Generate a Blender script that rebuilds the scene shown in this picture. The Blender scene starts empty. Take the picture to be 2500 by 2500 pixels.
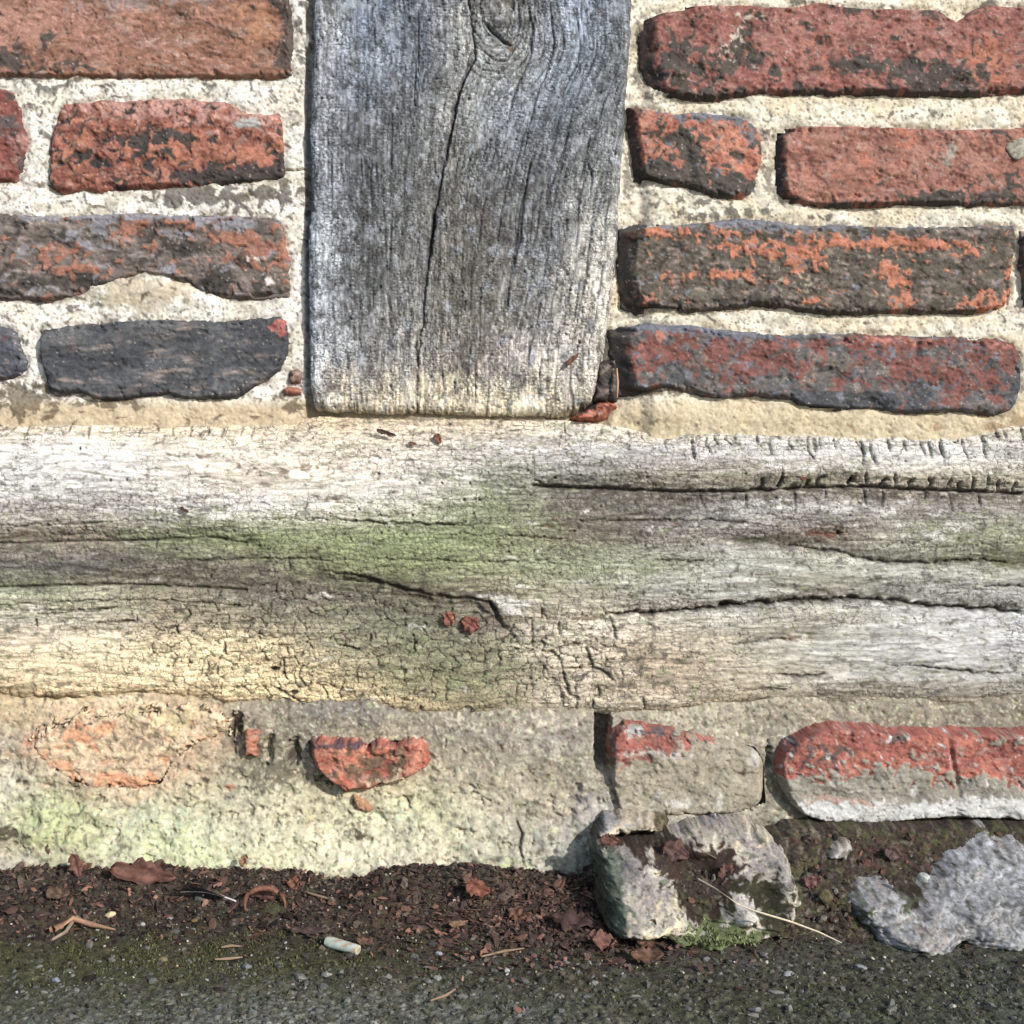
import bpy, math, random
import numpy as np
from mathutils import Vector, Matrix, Euler

random.seed(7)
RNG = np.random.default_rng(11)
scene = bpy.context.scene
COL = scene.collection

# ------------------------------------------------------------------ camera
D = 0.805                     # metres from lens to the wall face
TAN = 0.4348                  # half field of view
K = TAN / 1250.0              # one layout unit (1/2500 of the picture) per metre of distance
CAMZ = 0.25                   # lens height above the paving
cam_d = bpy.data.cameras.new('camera')
cam_d.angle = 2 * math.atan(TAN)
cam_d.clip_start = 0.01
cam_d.clip_end = 200
cam = bpy.data.objects.new('camera', cam_d)
COL.objects.link(cam)
cam.location = (0, -D, CAMZ)
cam.rotation_euler = (math.radians(90), 0, 0)
scene.camera = cam

# ------------------------------------------------------------------ sky, sun, exposure
SUN = Vector((0.60, -0.66, 0.44)).normalized()        # direction towards the sun
w = bpy.data.worlds.new('World')
scene.world = w
w.use_nodes = True
nt = w.node_tree
bg = nt.nodes['Background']
sky = nt.nodes.new('ShaderNodeTexSky')
sky.sky_type = 'NISHITA'
sky.sun_disc = False
sky.sun_elevation = math.asin(SUN.z)
sky.sun_rotation = math.atan2(SUN.x, SUN.y)
nt.links.new(sky.outputs[0], bg.inputs[0])
bg.inputs[1].default_value = 0.15
sun_d = bpy.data.lights.new('sun', 'SUN')
sun_d.energy = 4.2
sun_d.angle = math.radians(0.9)
sun_d.color = (1.0, 0.965, 0.91)
sun = bpy.data.objects.new('sun', sun_d)
COL.objects.link(sun)
sun.rotation_euler = (-SUN).to_track_quat('-Z', 'Y').to_euler()
sun.location = SUN * 5
vs_ = scene.view_settings
vs_.view_transform = 'Standard'
vs_.look = 'None'
vs_.gamma = 1.0
vs_.use_curve_mapping = False
vs_.exposure = 0.30
DESAT = 0.26
ALB = 0.72                    # photographed colour -> base colour

# ------------------------------------------------------------------ noise kit (numpy)
_G = np.stack([np.cos(np.arange(16) * math.pi / 8), np.sin(np.arange(16) * math.pi / 8)], 1).astype(np.float32)

_GX, _GY = np.ascontiguousarray(_G[:, 0]), np.ascontiguousarray(_G[:, 1])

def _hash(ix, iy, s):
    n = ix * np.uint32(374761393) + iy * np.uint32(668265263) + np.uint32((s * 982451653 + 12345) & 0xffffffff)
    n = (n ^ (n >> np.uint32(13))) * np.uint32(1274126177)
    return n ^ (n >> np.uint32(16))

def _split(x):
    f = np.floor(x)
    return f.astype(np.int32).view(np.uint32), (x - f).astype(np.float32)

def pn(x, y, s=0):
    x = np.asarray(x, np.float32); y = np.asarray(y, np.float32)
    ix, fx = _split(x)
    iy, fy = _split(y)
    o = np.uint32(1)
    def g(a, b, dx, dy):
        h = _hash(a, b, s) & np.uint32(15)
        return _GX[h] * dx + _GY[h] * dy
    u = fx * fx * fx * (fx * (fx * 6 - 15) + 10)
    v = fy * fy * fy * (fy * (fy * 6 - 15) + 10)
    a = g(ix, iy, fx, fy); b = g(ix + o, iy, fx - 1, fy)
    c = g(ix, iy + o, fx, fy - 1); d = g(ix + o, iy + o, fx - 1, fy - 1)
    return ((a + u * (b - a)) * (1 - v) + (c + u * (d - c)) * v) * 1.5

def fbm(x, y, o=4, s=0, g=0.55):
    r = 0; a = 1.0; n = 0
    for i in range(o):
        r = r + a * pn(x * 2 ** i + 17.3 * i, y * 2 ** i - 9.1 * i, s + i)
        n += a; a *= g
    return r / n * 1.4

def ridge(x, y, o=3, s=0):
    r = 0; a = 1.0; n = 0
    for i in range(o):
        r = r + a * (1 - np.abs(pn(x * 2 ** i, y * 2 ** i, s + i)) * 2)
        n += a; a *= 0.55
    return r / n

def worley(x, y, s=0, jit=0.9):
    x = np.asarray(x, np.float32); y = np.asarray(y, np.float32)
    ix, fx = _split(x)
    iy, fy = _split(y)
    f1 = np.full(x.shape, 9.0, np.float32); f2 = f1.copy(); idv = np.zeros(x.shape, np.float32)
    for dx in (-1, 0, 1):
        for dy in (-1, 0, 1):
            cx = ix + np.uint32(dx & 0xffffffff); cy = iy + np.uint32(dy & 0xffffffff)
            h = _hash(cx, cy, s)
            px = dx + 0.5 + jit * ((h & np.uint32(1023)).astype(np.float32) / 1023 - 0.5)
            py = dy + 0.5 + jit * (((h >> np.uint32(10)) & np.uint32(1023)).astype(np.float32) / 1023 - 0.5)
            d = np.sqrt((px - fx) ** 2 + (py - fy) ** 2)
            r = ((h >> np.uint32(20)) & np.uint32(1023)).astype(np.float32) / 1023
            n1 = d < f1
            f2 = np.where(n1, f1, np.minimum(f2, d))
            idv = np.where(n1, r, idv)
            f1 = np.where(n1, d, f1)
    return f1, f2, idv

def ss(a, b, x):
    t = np.clip((x - a) / (b - a), 0, 1)
    return t * t * (3 - 2 * t)

def lin(c):
    c = np.asarray(c, np.float32) / 255.0
    l_ = np.where(c <= 0.04045, c / 12.92, ((c + 0.055) / 1.055) ** 2.4) * ALB
    g_ = (l_ * np.array([.30, .55, .15], np.float32)).sum(-1, keepdims=True)
    return (l_ + (g_ - l_) * DESAT).astype(np.float32)

def mix(C, col, m):
    col = lin(col) if not isinstance(col, np.ndarray) or col.ndim == 1 and col.max() > 1.5 else col
    return C + (col - C) * m[..., None]

def flk(U, V, su, sv, s=0):
    """small flakes: one random tone per cell, -1..1"""
    f1, f2, idv = worley(U / su, V / sv, s)
    return ((idv * 2 - 1) * ss(.0, .22, f2 - f1)).astype(np.float32)

def smooth1(a, n=11):
    k = np.ones(n) / n
    return np.convolve(np.pad(a, n // 2, mode='edge'), k, 'valid')

def sdf_poly(U, V, pts):
    """signed distance, positive inside"""
    P = np.asarray(pts, np.float32)
    d = np.full(U.shape, 1e9, np.float32)
    ins = np.zeros(U.shape, bool)
    n = len(P)
    for i in range(n):
        ax, ay = P[i]; bx, by = P[(i + 1) % n]
        ex, ey = bx - ax, by - ay
        wx, wy = U - ax, V - ay
        t = np.clip((wx * ex + wy * ey) / (ex * ex + ey * ey + 1e-9), 0, 1)
        d = np.minimum(d, (wx - ex * t) ** 2 + (wy - ey * t) ** 2)
        c = (ay > V) != (by > V)
        if ey != 0:
            ins ^= c & (U < ex * (V - ay) / ey + ax)
    d = np.sqrt(d)
    return np.where(ins, d, -d)

def line_dist(U, V, pts):
    P = np.asarray(pts, np.float32)
    L = np.concatenate([[0], np.cumsum(np.hypot(*(P[1:] - P[:-1]).T))])
    d = np.full(U.shape, 1e9, np.float32); t_ = np.zeros(U.shape, np.float32)
    for i in range(len(P) - 1):
        ax, ay = P[i]; bx, by = P[i + 1]
        ex, ey = bx - ax, by - ay
        wx, wy = U - ax, V - ay
        t = np.clip((wx * ex + wy * ey) / (ex * ex + ey * ey + 1e-9), 0, 1)
        dd = np.hypot(wx - ex * t, wy - ey * t)
        n = dd < d
        d = np.where(n, dd, d)
        t_ = np.where(n, (L[i] + t * (L[i + 1] - L[i])) / L[-1], t_)
    return d, t_

def blob(U, V, cx, cy, rx, ry, a=0):
    dx, dy = U - cx, V - cy
    if a:
        c, s = math.cos(math.radians(a)), math.sin(math.radians(a))
        dx, dy = dx * c + dy * s, -dx * s + dy * c
    return np.exp(-(dx / rx) ** 2 - (dy / ry) ** 2)

def colmap(U, V, us, vs, grid):
    g = lin(np.asarray(grid, np.float32))
    fu = np.interp(U, us, np.arange(len(us))); fv = np.interp(V, vs, np.arange(len(vs)))
    iu = np.minimum(fu.astype(int), len(us) - 2); iv = np.minimum(fv.astype(int), len(vs) - 2)
    tu = (fu - iu)[..., None]; tv = (fv - iv)[..., None]
    return ((g[iv, iu] * (1 - tu) + g[iv, iu + 1] * tu) * (1 - tv) + (g[iv + 1, iu] * (1 - tu) + g[iv + 1, iu + 1] * tu) * tv).astype(np.float32)

# ------------------------------------------------------------------ materials
def material(name, rough=0.9, fine=700.0, cvar=0.35, bump=0.5, bdist=0.0006, spec=0.25, stretch=(1, 1, 1), coarse=260.0, cracks=(), dark=(.02, .018, .016)):
    m = bpy.data.materials.new(name)
    m.use_nodes = True
    n = m.node_tree.nodes; l = m.node_tree.links
    b = n['Principled BSDF']
    b.inputs['Roughness'].default_value = rough
    b.inputs['Specular IOR Level'].default_value = spec
    at = n.new('ShaderNodeAttribute'); at.attribute_name = 'Col'
    tc = n.new('ShaderNodeTexCoord')
    mp = n.new('ShaderNodeMapping'); mp.inputs['Scale'].default_value = stretch
    l.new(tc.outputs['Object'], mp.inputs[0])
    n1 = n.new('ShaderNodeTexNoise'); n1.inputs['Scale'].default_value = fine; n1.inputs['Detail'].default_value = 4; n1.inputs['Roughness'].default_value = 0.65
    n2 = n.new('ShaderNodeTexNoise'); n2.inputs['Scale'].default_value = coarse; n2.inputs['Detail'].default_value = 5; n2.inputs['Roughness'].default_value = 0.6
    l.new(mp.outputs[0], n1.inputs['Vector']); l.new(mp.outputs[0], n2.inputs['Vector'])
    ad = n.new('ShaderNodeMath'); ad.operation = 'ADD'
    l.new(n1.outputs[0], ad.inputs[0]); l.new(n2.outputs[0], ad.inputs[1])
    mr = n.new('ShaderNodeMapRange')
    mr.inputs['From Min'].default_value = 0.72; mr.inputs['From Max'].default_value = 1.28
    mr.inputs['To Min'].default_value = 1 - cvar; mr.inputs['To Max'].default_value = 1 + cvar
    l.new(ad.outputs[0], mr.inputs[0])
    vm = n.new('ShaderNodeVectorMath'); vm.operation = 'SCALE'
    l.new(at.outputs['Color'], vm.inputs[0]); l.new(mr.outputs[0], vm.inputs['Scale'])
    col_out, hgt_out = vm.outputs[0], ad.outputs[0]
    if cracks:
        # hairline checks: edges of a stretched cell pattern, opened up where the wood is decayed (alpha of Col)
        sp = n.new('ShaderNodeSeparateXYZ'); l.new(tc.outputs['Object'], sp.inputs[0])
        wn = n.new('ShaderNodeTexNoise'); wn.inputs['Scale'].default_value = 190; wn.inputs['Detail'].default_value = 3
        l.new(tc.outputs['Object'], wn.inputs['Vector'])
        gn = n.new('ShaderNodeTexNoise'); gn.inputs['Scale'].default_value = 75; gn.inputs['Detail'].default_value = 4
        l.new(tc.outputs['Object'], gn.inputs['Vector'])
        tot = None
        for (sx, sz, wd, wp, off) in cracks:
            def mul(sock, k, add):
                q = n.new('ShaderNodeMath'); q.operation = 'MULTIPLY_ADD'; q.inputs[1].default_value = k; q.inputs[2].default_value = add
                l.new(sock, q.inputs[0]); return q
            cx = mul(sp.outputs[0], sx, off); cz = mul(sp.outputs[2], sz, off * 2)
            cb = n.new('ShaderNodeCombineXYZ'); l.new(cx.outputs[0], cb.inputs[0]); l.new(cz.outputs[0], cb.inputs[1])
            ws = n.new('ShaderNodeVectorMath'); ws.operation = 'MULTIPLY_ADD'; ws.inputs[1].default_value = (wp, wp, 0)
            l.new(wn.outputs['Color'], ws.inputs[0]); l.new(cb.outputs[0], ws.inputs[2])
            vo = n.new('ShaderNodeTexVoronoi'); vo.voronoi_dimensions = '2D'; vo.feature = 'DISTANCE_TO_EDGE'; vo.inputs['Scale'].default_value = 1; vo.inputs['Randomness'].default_value = .8
            l.new(ws.outputs[0], vo.inputs['Vector'])
            mk = n.new('ShaderNodeMapRange'); mk.inputs['From Min'].default_value = wd * .25; mk.inputs['From Max'].default_value = wd
            mk.inputs['To Min'].default_value = 1; mk.inputs['To Max'].default_value = 0
            l.new(vo.outputs['Distance'], mk.inputs[0])
            if tot is None: tot = mk
            else:
                mxn = n.new('ShaderNodeMath'); mxn.operation = 'MAXIMUM'
                l.new(tot.outputs[0], mxn.inputs[0]); l.new(mk.outputs[0], mxn.inputs[1]); tot = mxn
        dn = n.new('ShaderNodeMath'); dn.operation = 'ADD'; l.new(gn.outputs[0], dn.inputs[0]); l.new(at.outputs['Alpha'], dn.inputs[1])
        dm = n.new('ShaderNodeMapRange'); dm.inputs['From Min'].default_value = .72; dm.inputs['From Max'].default_value = 1.15
        l.new(dn.outputs[0], dm.inputs[0])
        fm = n.new('ShaderNodeMath'); fm.operation = 'MULTIPLY'; l.new(tot.outputs[0], fm.inputs[0]); l.new(dm.outputs[0], fm.inputs[1])
        mx = n.new('ShaderNodeMix'); mx.data_type = 'RGBA'
        fs = n.new('ShaderNodeMath'); fs.operation = 'MULTIPLY'; fs.inputs[1].default_value = .85; l.new(fm.outputs[0], fs.inputs[0])
        l.new(fs.outputs[0], mx.inputs[0]); l.new(vm.outputs[0], mx.inputs[6]); mx.inputs[7].default_value = (*dark, 1)
        hs = n.new('ShaderNodeMath'); hs.operation = 'MULTIPLY_ADD'; hs.inputs[1].default_value = -.9
        l.new(fm.outputs[0], hs.inputs[0]); l.new(ad.outputs[0], hs.inputs[2])
        col_out, hgt_out = mx.outputs[2], hs.outputs[0]
    l.new(col_out, b.inputs['Base Color'])
    bp = n.new('ShaderNodeBump'); bp.inputs['Strength'].default_value = bump; bp.inputs['Distance'].default_value = bdist
    l.new(hgt_out, bp.inputs['Height']); l.new(bp.outputs[0], b.inputs['Normal'])
    return m

M_BRICK = material('fired brick', 0.88, 650, 0.26, 0.22, 0.0006)
M_MORTAR = material('lime mortar', 0.95, 700, 0.22, 0.22, 0.0006)
M_POST = material('weathered oak upright', 0.85, 750, 0.30, 0.7, 0.0006, stretch=(1.6, 1, 0.35), cracks=((330, 470, .055, 1.6, 3.1), (170, 560, .05, 1.6, 7.7)), dark=(.028, .030, .036))
M_BEAM = material('weathered oak sill', 0.88, 700, 0.20, 0.3, 0.0006, stretch=(0.35, 1, 1.6), cracks=((125, 300, .050, 1.5, 1.3), (215, 140, .034, 1.5, 5.9)), dark=(.035, .030, .024))
M_STONE = material('limestone', 0.95, 560, 0.38, 0.25, 0.0008, spec=0.1)
M_SOIL = material('soil', 0.95, 800, 0.5, 0.9, 0.0012)
M_LEAF = material('dead leaf', 0.7, 550, 0.3, 0.6, 0.0005, spec=0.35, coarse=400)
M_GRIT = material('grit', 0.8, 750, 0.2, 0.5, 0.0004, spec=0.35)
M_MOSS = material('moss', 0.9, 450, 0.35, 0.2, 0.0003)
M_DRY = material('dry plant fibre', 0.75, 600, 0.2, 0.4, 0.0003)

# ------------------------------------------------------------------ object helpers
def tag(o, label=None, cat=None, group=None, kind=None):
    if label: o['label'] = label
    if cat: o['category'] = cat
    if group: o['group'] = group
    if kind: o['kind'] = kind
    return o

def empty(name, loc):
    o = bpy.data.objects.new(name, None)
    o.empty_display_size = 0.02
    o.location = loc
    COL.objects.link(o)
    return o

def make_mesh(name, V, F, C, mat, parent=None, smooth=True):
    me = bpy.data.meshes.new(name)
    V = np.ascontiguousarray(V, np.float32); F = np.ascontiguousarray(F, np.int32)
    me.vertices.add(len(V)); me.vertices.foreach_set('co', V.ravel())
    k = F.shape[1]
    me.loops.add(F.size); me.loops.foreach_set('vertex_index', F.ravel())
    me.polygons.add(len(F))
    me.polygons.foreach_set('loop_start', np.arange(0, F.size, k, dtype=np.int32))
    me.polygons.foreach_set('loop_total', np.full(len(F), k, np.int32))
    me.polygons.foreach_set('use_smooth', np.full(len(F), smooth, bool))
    me.update(calc_edges=True)
    a = me.color_attributes.new('Col', 'FLOAT_COLOR', 'POINT')
    c4 = np.ones((len(V), 4), np.float32); c4[:, :C.shape[1]] = np.clip(C, 0.0, 0.85); c4[:, :3] = np.maximum(c4[:, :3], .004)
    a.data.foreach_set('color', c4.ravel())
    me.materials.append(mat)
    o = bpy.data.objects.new(name, me)
    COL.objects.link(o)
    if parent is not None:
        o.parent = parent
        o.matrix_parent_inverse = Matrix.Translation(-Vector(parent.location))
    return o

def wx(u, p=0.0): return (u - 1250) * K * (D - p)
def wz(v, p=0.0): return (1250 - v) * K * (D - p) + CAMZ

S = 2.88                                     # fine vertex pitch in layout units

def axis(a, b, lo=0, hi=2500, fine=S, coarse=14.0):
    """fine samples inside the part the photograph shows, coarser beyond it"""
    out = []
    if a < lo: out.append(np.arange(a, min(lo, b), coarse))
    f0, f1 = max(a, lo), min(b, hi)
    if f1 > f0: out.append(np.arange(f0, f1, fine))
    if b > hi: out.append(np.arange(max(hi, a), b, coarse))
    r = np.concatenate(out)
    return np.append(r, b) if b - r[-1] > 0.5 else r

class Sheet:
    """a relief: height P (metres proud of the wall face) over a tensor grid"""
    def __init__(s, u0, u1, v0, v1, fine=S):
        s.us = axis(u0, u1, -20, 2520, fine); s.vs = axis(v0, v1, -20, 2520, fine)
        s.U, s.V = [a.astype(np.float32) for a in np.meshgrid(s.us, s.vs)]
        s.P = np.zeros(s.U.shape, np.float32)
        s.k = np.zeros(s.U.shape, np.float32)
    def window(s, pts, m):
        P = np.asarray(pts)
        i0 = np.searchsorted(s.us, P[:, 0].min() - m); i1 = np.searchsorted(s.us, P[:, 0].max() + m)
        j0 = np.searchsorted(s.vs, P[:, 1].min() - m); j1 = np.searchsorted(s.vs, P[:, 1].max() + m)
        return slice(j0, j1), slice(i0, i1)
    def crack(s, pts, wd, depth, dark=1.0, wig=3.0, taper=True, seed=0):
        sl = s.window(pts, wd * 4 + 12)
        U, V = s.U[sl], s.V[sl]
        if U.size == 0: return
        d, t = line_dist(U + wig * fbm(U / 34, V / 34, 4, 900 + seed, .6), V + wig * fbm(U / 34 + 5, V / 34, 4, 901 + seed, .6), pts)
        ww = wd * (np.clip(np.sin(np.pi * np.clip(t, 0.02, 0.98)), 0, 1) ** 0.5 if taper else 1.0)
        ww = ww * (0.8 + 0.5 * pn(U / 40, V / 40, 903 + seed)) + 0.4
        m = np.exp(-(d / ww) ** 2) * np.clip(ww / wd * 1.4, 0, 1)
        s.P[sl] -= depth * m
        s.k[sl] = np.maximum(s.k[sl], m * dark)
    def build(s, name, C, mat, parent=None, mask=None, pb=None, p0=0.0):
        """pb: scale plane used to place the grid in x and z (constant or per-row array)"""
        pl = p0 if pb is None else pb[:, None]
        X = wx(s.U, pl); Z = wz(s.V, pl)
        vert = np.stack([X, -s.P, Z], -1).reshape(-1, 3)
        n, m = s.U.shape
        idx = np.arange(n * m).reshape(n, m)
        F = np.stack([idx[:-1, :-1], idx[1:, :-1], idx[1:, 1:], idx[:-1, 1:]], -1).reshape(-1, 4)
        if mask is not None:
            mk = mask[:-1, :-1] & mask[1:, :-1] & mask[1:, 1:] & mask[:-1, 1:]
            F = F[mk.ravel()]
            used = np.unique(F)
            rm = np.zeros(n * m, np.int32); rm[used] = np.arange(len(used))
            F = rm[F]; vert = vert[used]; C = C.reshape(-1, C.shape[-1])[used]
        return make_mesh(name, vert, F, C.reshape(-1, C.shape[-1]), mat, parent)

def layer(C, U, V, col, b0, blobs, sc=22, amp=0.8, soft=0.16, s=0, stretch=1.0, op=1.0):
    sc = sc * 1.75
    n = fbm(U / (sc * stretch) + .5 * pn(U / 30, V / 30, s + 40), V / sc + .5 * pn(U / 30, V / 30, s + 41), 5, s, 0.54) * (amp * 1.55) + b0 + .08
    soft = soft * 1.35
    for b in blobs:
        n = n + 1.12 * b[4] * blob(U, V, b[0], b[1], b[2] * 1.08, b[3] * 1.08, b[5] if len(b) > 5 else 0)
    m = ss(-soft, soft, n) * op
    return mix(C, col, m), m

# ================================================================== LARGE STRUCTURE
SOLID = []          # outlines that hide the mortar behind them

# ---------------- bricks
def brick(parent, pts, base, layers, prot, pm=0.0, bev=(10, 9, 8, 8), seed=0, rough=1.0, fine=S, edge=5.0, lumps=(), strat=1.0):
    if parent.name.startswith('brick_wall') and prot > .0055 and bev[0] < 60 and P_SCALE: prot = prot * .74
    P = np.asarray(pts, float)
    u0, v0 = P.min(0) - 16; u1, v1 = P.max(0) + 16
    sh = Sheet(u0, u1, v0, v1, fine)
    U, V = sh.U, sh.V
    wu = edge * (fbm(U / 45, V / 45, 4, seed + 50) + .6 * fbm(U / 13, V / 13, 3, seed + 51)); wv = edge * (fbm(U / 45, V / 45, 4, seed + 70) + .6 * fbm(U / 13, V / 13, 3, seed + 71))
    sd = sdf_poly(U + wu, V + wv, pts)
    ins = sd > 0
    def first(ax, rev):
        a = ins[:, ::-1] if (ax == 1 and rev) else ins[::-1] if (ax == 0 and rev) else ins
        i = a.argmax(axis=ax)
        c = sh.us if ax == 1 else sh.vs
        if rev: i = len(c) - 1 - i
        return smooth1(c[i], 15)
    dl = U - first(1, False)[:, None]; dr = first(1, True)[:, None] - U
    dt = V - first(0, False)[None, :]; db = first(0, True)[None, :] - V
    q = np.ones(U.shape, np.float32)
    bev = [b if b >= 26 else b * .6 for b in bev]
    for dd, b in ((dl, bev[0]), (dt, bev[1]), (dr, bev[2]), (db, bev[3])):
        t = np.clip(dd / b, 0, 1)
        q = np.minimum(q, 1 - 1.75 * (1 - t)) if b >= 26 else np.minimum(q, 1 - (1 - t) ** 1.8)
    q = np.where(q > 0, q * (1 - (1 - np.clip(sd / 6, 0, 1)) ** 2), q)
    rel = 0.0013 * fbm(U / 75, V / 50, 4, seed, .5) + 0.00016 * fbm(U / 14, V / 10, 3, seed + 5) * rough
    rel = rel - 0.0009 * rough * ss(0.34, 0.5, fbm(U / 40, V / 26, 4, seed + 9))
    # spalled skin: flat flakes stepped back from one another, and bites out of the arrises
    tn = fbm(U / (90 * strat ** .5), V / 54, 4, seed + 11, .5) * 3.6 + .4 * rough
    fl = np.floor(tn); fr = tn - fl
    terr = np.clip(fl + ss(.0, .16, fr), -2, 2)
    rel = rel + 0.00075 * terr
    bite = ss(26, 4, sd) * ss(.12, .34, fbm(U / 30, V / 26, 4, seed + 13))
    rel = rel - .0022 * bite
    for b in lumps:
        rel = rel + b[4] * blob(U, V, b[0], b[1], b[2], b[3], b[5] if len(b) > 5 else 0)
    C = np.empty(U.shape + (3,), np.float32); C[:] = lin(base) * 1.02
    C = C * np.exp(0.30 * fbm(U / 70, V / 50, 4, seed + 21) + 0.34 * fbm(U / (16 * strat), V / 11, 4, seed + 22) + .13 * flk(U + 4 * wu, V + 4 * wv, 13 * strat ** .5, 8, seed + 23))[..., None]
    C = mix(C, (186, 160, 148), .5 * ss(.05, .65, fbm(U / (34 * strat), V / 20, 4, seed + 24)))
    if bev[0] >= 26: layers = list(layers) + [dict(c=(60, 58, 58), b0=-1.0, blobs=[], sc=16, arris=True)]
    for i, L in enumerate(layers):
        L = dict(L); ar = L.pop('arris', False); rz = L.pop('rise', 0.0); L.setdefault('s', seed * 7 + 31 * i + 3)
        if ar:       # left end face: soot, with the shade on it painted in too
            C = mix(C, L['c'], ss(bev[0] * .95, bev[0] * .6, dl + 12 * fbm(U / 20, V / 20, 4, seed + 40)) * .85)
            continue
        C, m = layer(C, U, V, L.pop('c'), L.pop('b0', -0.6), L.pop('blobs', ()), **L)
        rel = rel + rz * m
    C = C * np.exp(.16 * flk(U - 3 * wu, V, 8, 6, seed + 25))[..., None]
    C = C * np.exp(.07 * terr - .10 * ss(.16, .0, fr) - .12 * bite)[..., None]
    red = np.clip((C[..., 0] / (C[..., 2] + 1e-4) - 1.2) / 1.2, 0, 1)[..., None]
    C = C * (1 + red * (np.array([.87, .93, .88], np.float32) - 1))
    # grit specks and pits
    f1, f2, idv = worley(U / 9, V / 9, seed + 3)
    sp = ss(0.24, 0.10, f1)
    C = mix(C, (205, 185, 170), sp * (idv > 0.93) * 0.7)
    C = mix(C, (45, 38, 36), sp * (idv < 0.09) * 0.7)
    rel = rel - 0.0006 * sp * (idv < 0.12)
    sh.P = (pm + prot * q + rel * np.clip(sd / 10, 0, 1) * np.clip(.35 + q, 0, 1)).astype(np.float32)
    out = np.clip(-sd, 0, 30)
    sh.P = np.where(sd < 0, np.minimum(sh.P, pm - 0.001) - 0.0015 * out, sh.P)
    SOLID.append((pts, parent.name))
    return sh.build('brick', C, M_BRICK, parent, mask=sd > -9, p0=pm)

P_SCALE = True
DK = (78, 68, 62)
left = empty('brick_wall', (wx(350), 0, wz(980)))
tag(left, 'old red and dark brick infill with pale mortar, left of the grey post', 'brick wall', 'brick infill panels')
right = empty('brick_wall', (wx(2000), 0, wz(1030)))
tag(right, 'old red brick infill with cream mortar, right of the grey post', 'brick wall', 'brick infill panels')

# left infill
brick(left, [(-620, -35), (0, -38), (400, -30), (690, -34), (707, 0), (716, 70), (714, 183), (690, 191), (400, 191), (100, 190), (0, 188), (-620, 192)],
      (158, 102, 80), [
    dict(c=(182, 122, 106), b0=-0.55, blobs=[(40, 60, 140, 60, .8), (260, 60, 120, 50, .35)], sc=40),
    dict(c=(150, 132, 130), b0=-0.75, blobs=[(330, 0, 190, 32, .9)], sc=30, op=.7),
    dict(c=(178, 116, 84), b0=-0.85, blobs=[(640, 90, 60, 70, .9), (560, 50, 60, 40, .4)], sc=30),
    dict(c=(88, 74, 68), b0=-0.85, blobs=[(20, 150, 60, 40, .95), (115, 98, 45, 22, .8), (165, 165, 60, 22, .9), (705, 100, 24, 120, 1.1), (680, 5, 50, 30, .8), (650, 165, 50, 15, .6)], sc=20),
    dict(c=(205, 175, 160), b0=-.95, blobs=[(420, 150, 80, 30, .5), (360, 100, 30, 20, .4), (180, 165, 60, 16, .4)], sc=9, stretch=2.5, op=.6)],
      0.0030, bev=(8, 8, 14, 8), seed=1, lumps=[(660, 40, 20, 60, -.002, -35), (330, 100, 220, 60, -.001)], strat=2)
brick(left, [(-330, 218), (0, 217), (45, 225), (57, 290), (68, 345), (58, 402), (46, 446), (0, 448), (-330, 450)],
      (140, 70, 62), [dict(c=(95, 78, 78), b0=-.6, blobs=[(30, 228, 40, 16, .9), (15, 312, 50, 20, .9), (60, 400, 14, 30, .8)], sc=18),
                      dict(c=(190, 130, 125), b0=-.9, blobs=[(60, 345, 30, 20, .9)], sc=12)], 0.003, seed=2)
brick(left, [(158, 255), (245, 247), (380, 245), (435, 239), (560, 250), (598, 272), (652, 280), (682, 274), (690, 304), (698, 440), (679, 452), (543, 454),
             (326, 464), (228, 471), (136, 473), (117, 451), (122, 380), (130, 326), (147, 272)],
      (150, 80, 64), [
    dict(c=(188, 108, 82), b0=-.35, blobs=[(420, 370, 90, 35, .6), (560, 380, 80, 30, .5), (190, 370, 60, 25, .4), (650, 370, 30, 30, .7)], sc=16, soft=.1, rise=.0006),
    dict(c=(196, 136, 124), b0=-.7, blobs=[(350, 262, 260, 24, 1.1), (470, 300, 60, 20, .4), (640, 300, 50, 25, .7)], sc=20),
    dict(c=(72, 64, 62), b0=-.55, blobs=[(580, 432, 130, 26, 1.2), (420, 335, 60, 16, .75), (330, 350, 60, 24, .6), (210, 395, 60, 16, .8), (680, 400, 16, 60, .7), (170, 320, 40, 25, .35), (360, 390, 60, 30, .4)], sc=16, soft=.1, rise=-.0006),
    dict(c=(178, 176, 170), b0=-1.1, blobs=[(613, 305, 36, 13, 1.6)], sc=14)],
      0.0028, bev=(12, 9, 8, 16), seed=3)
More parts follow.
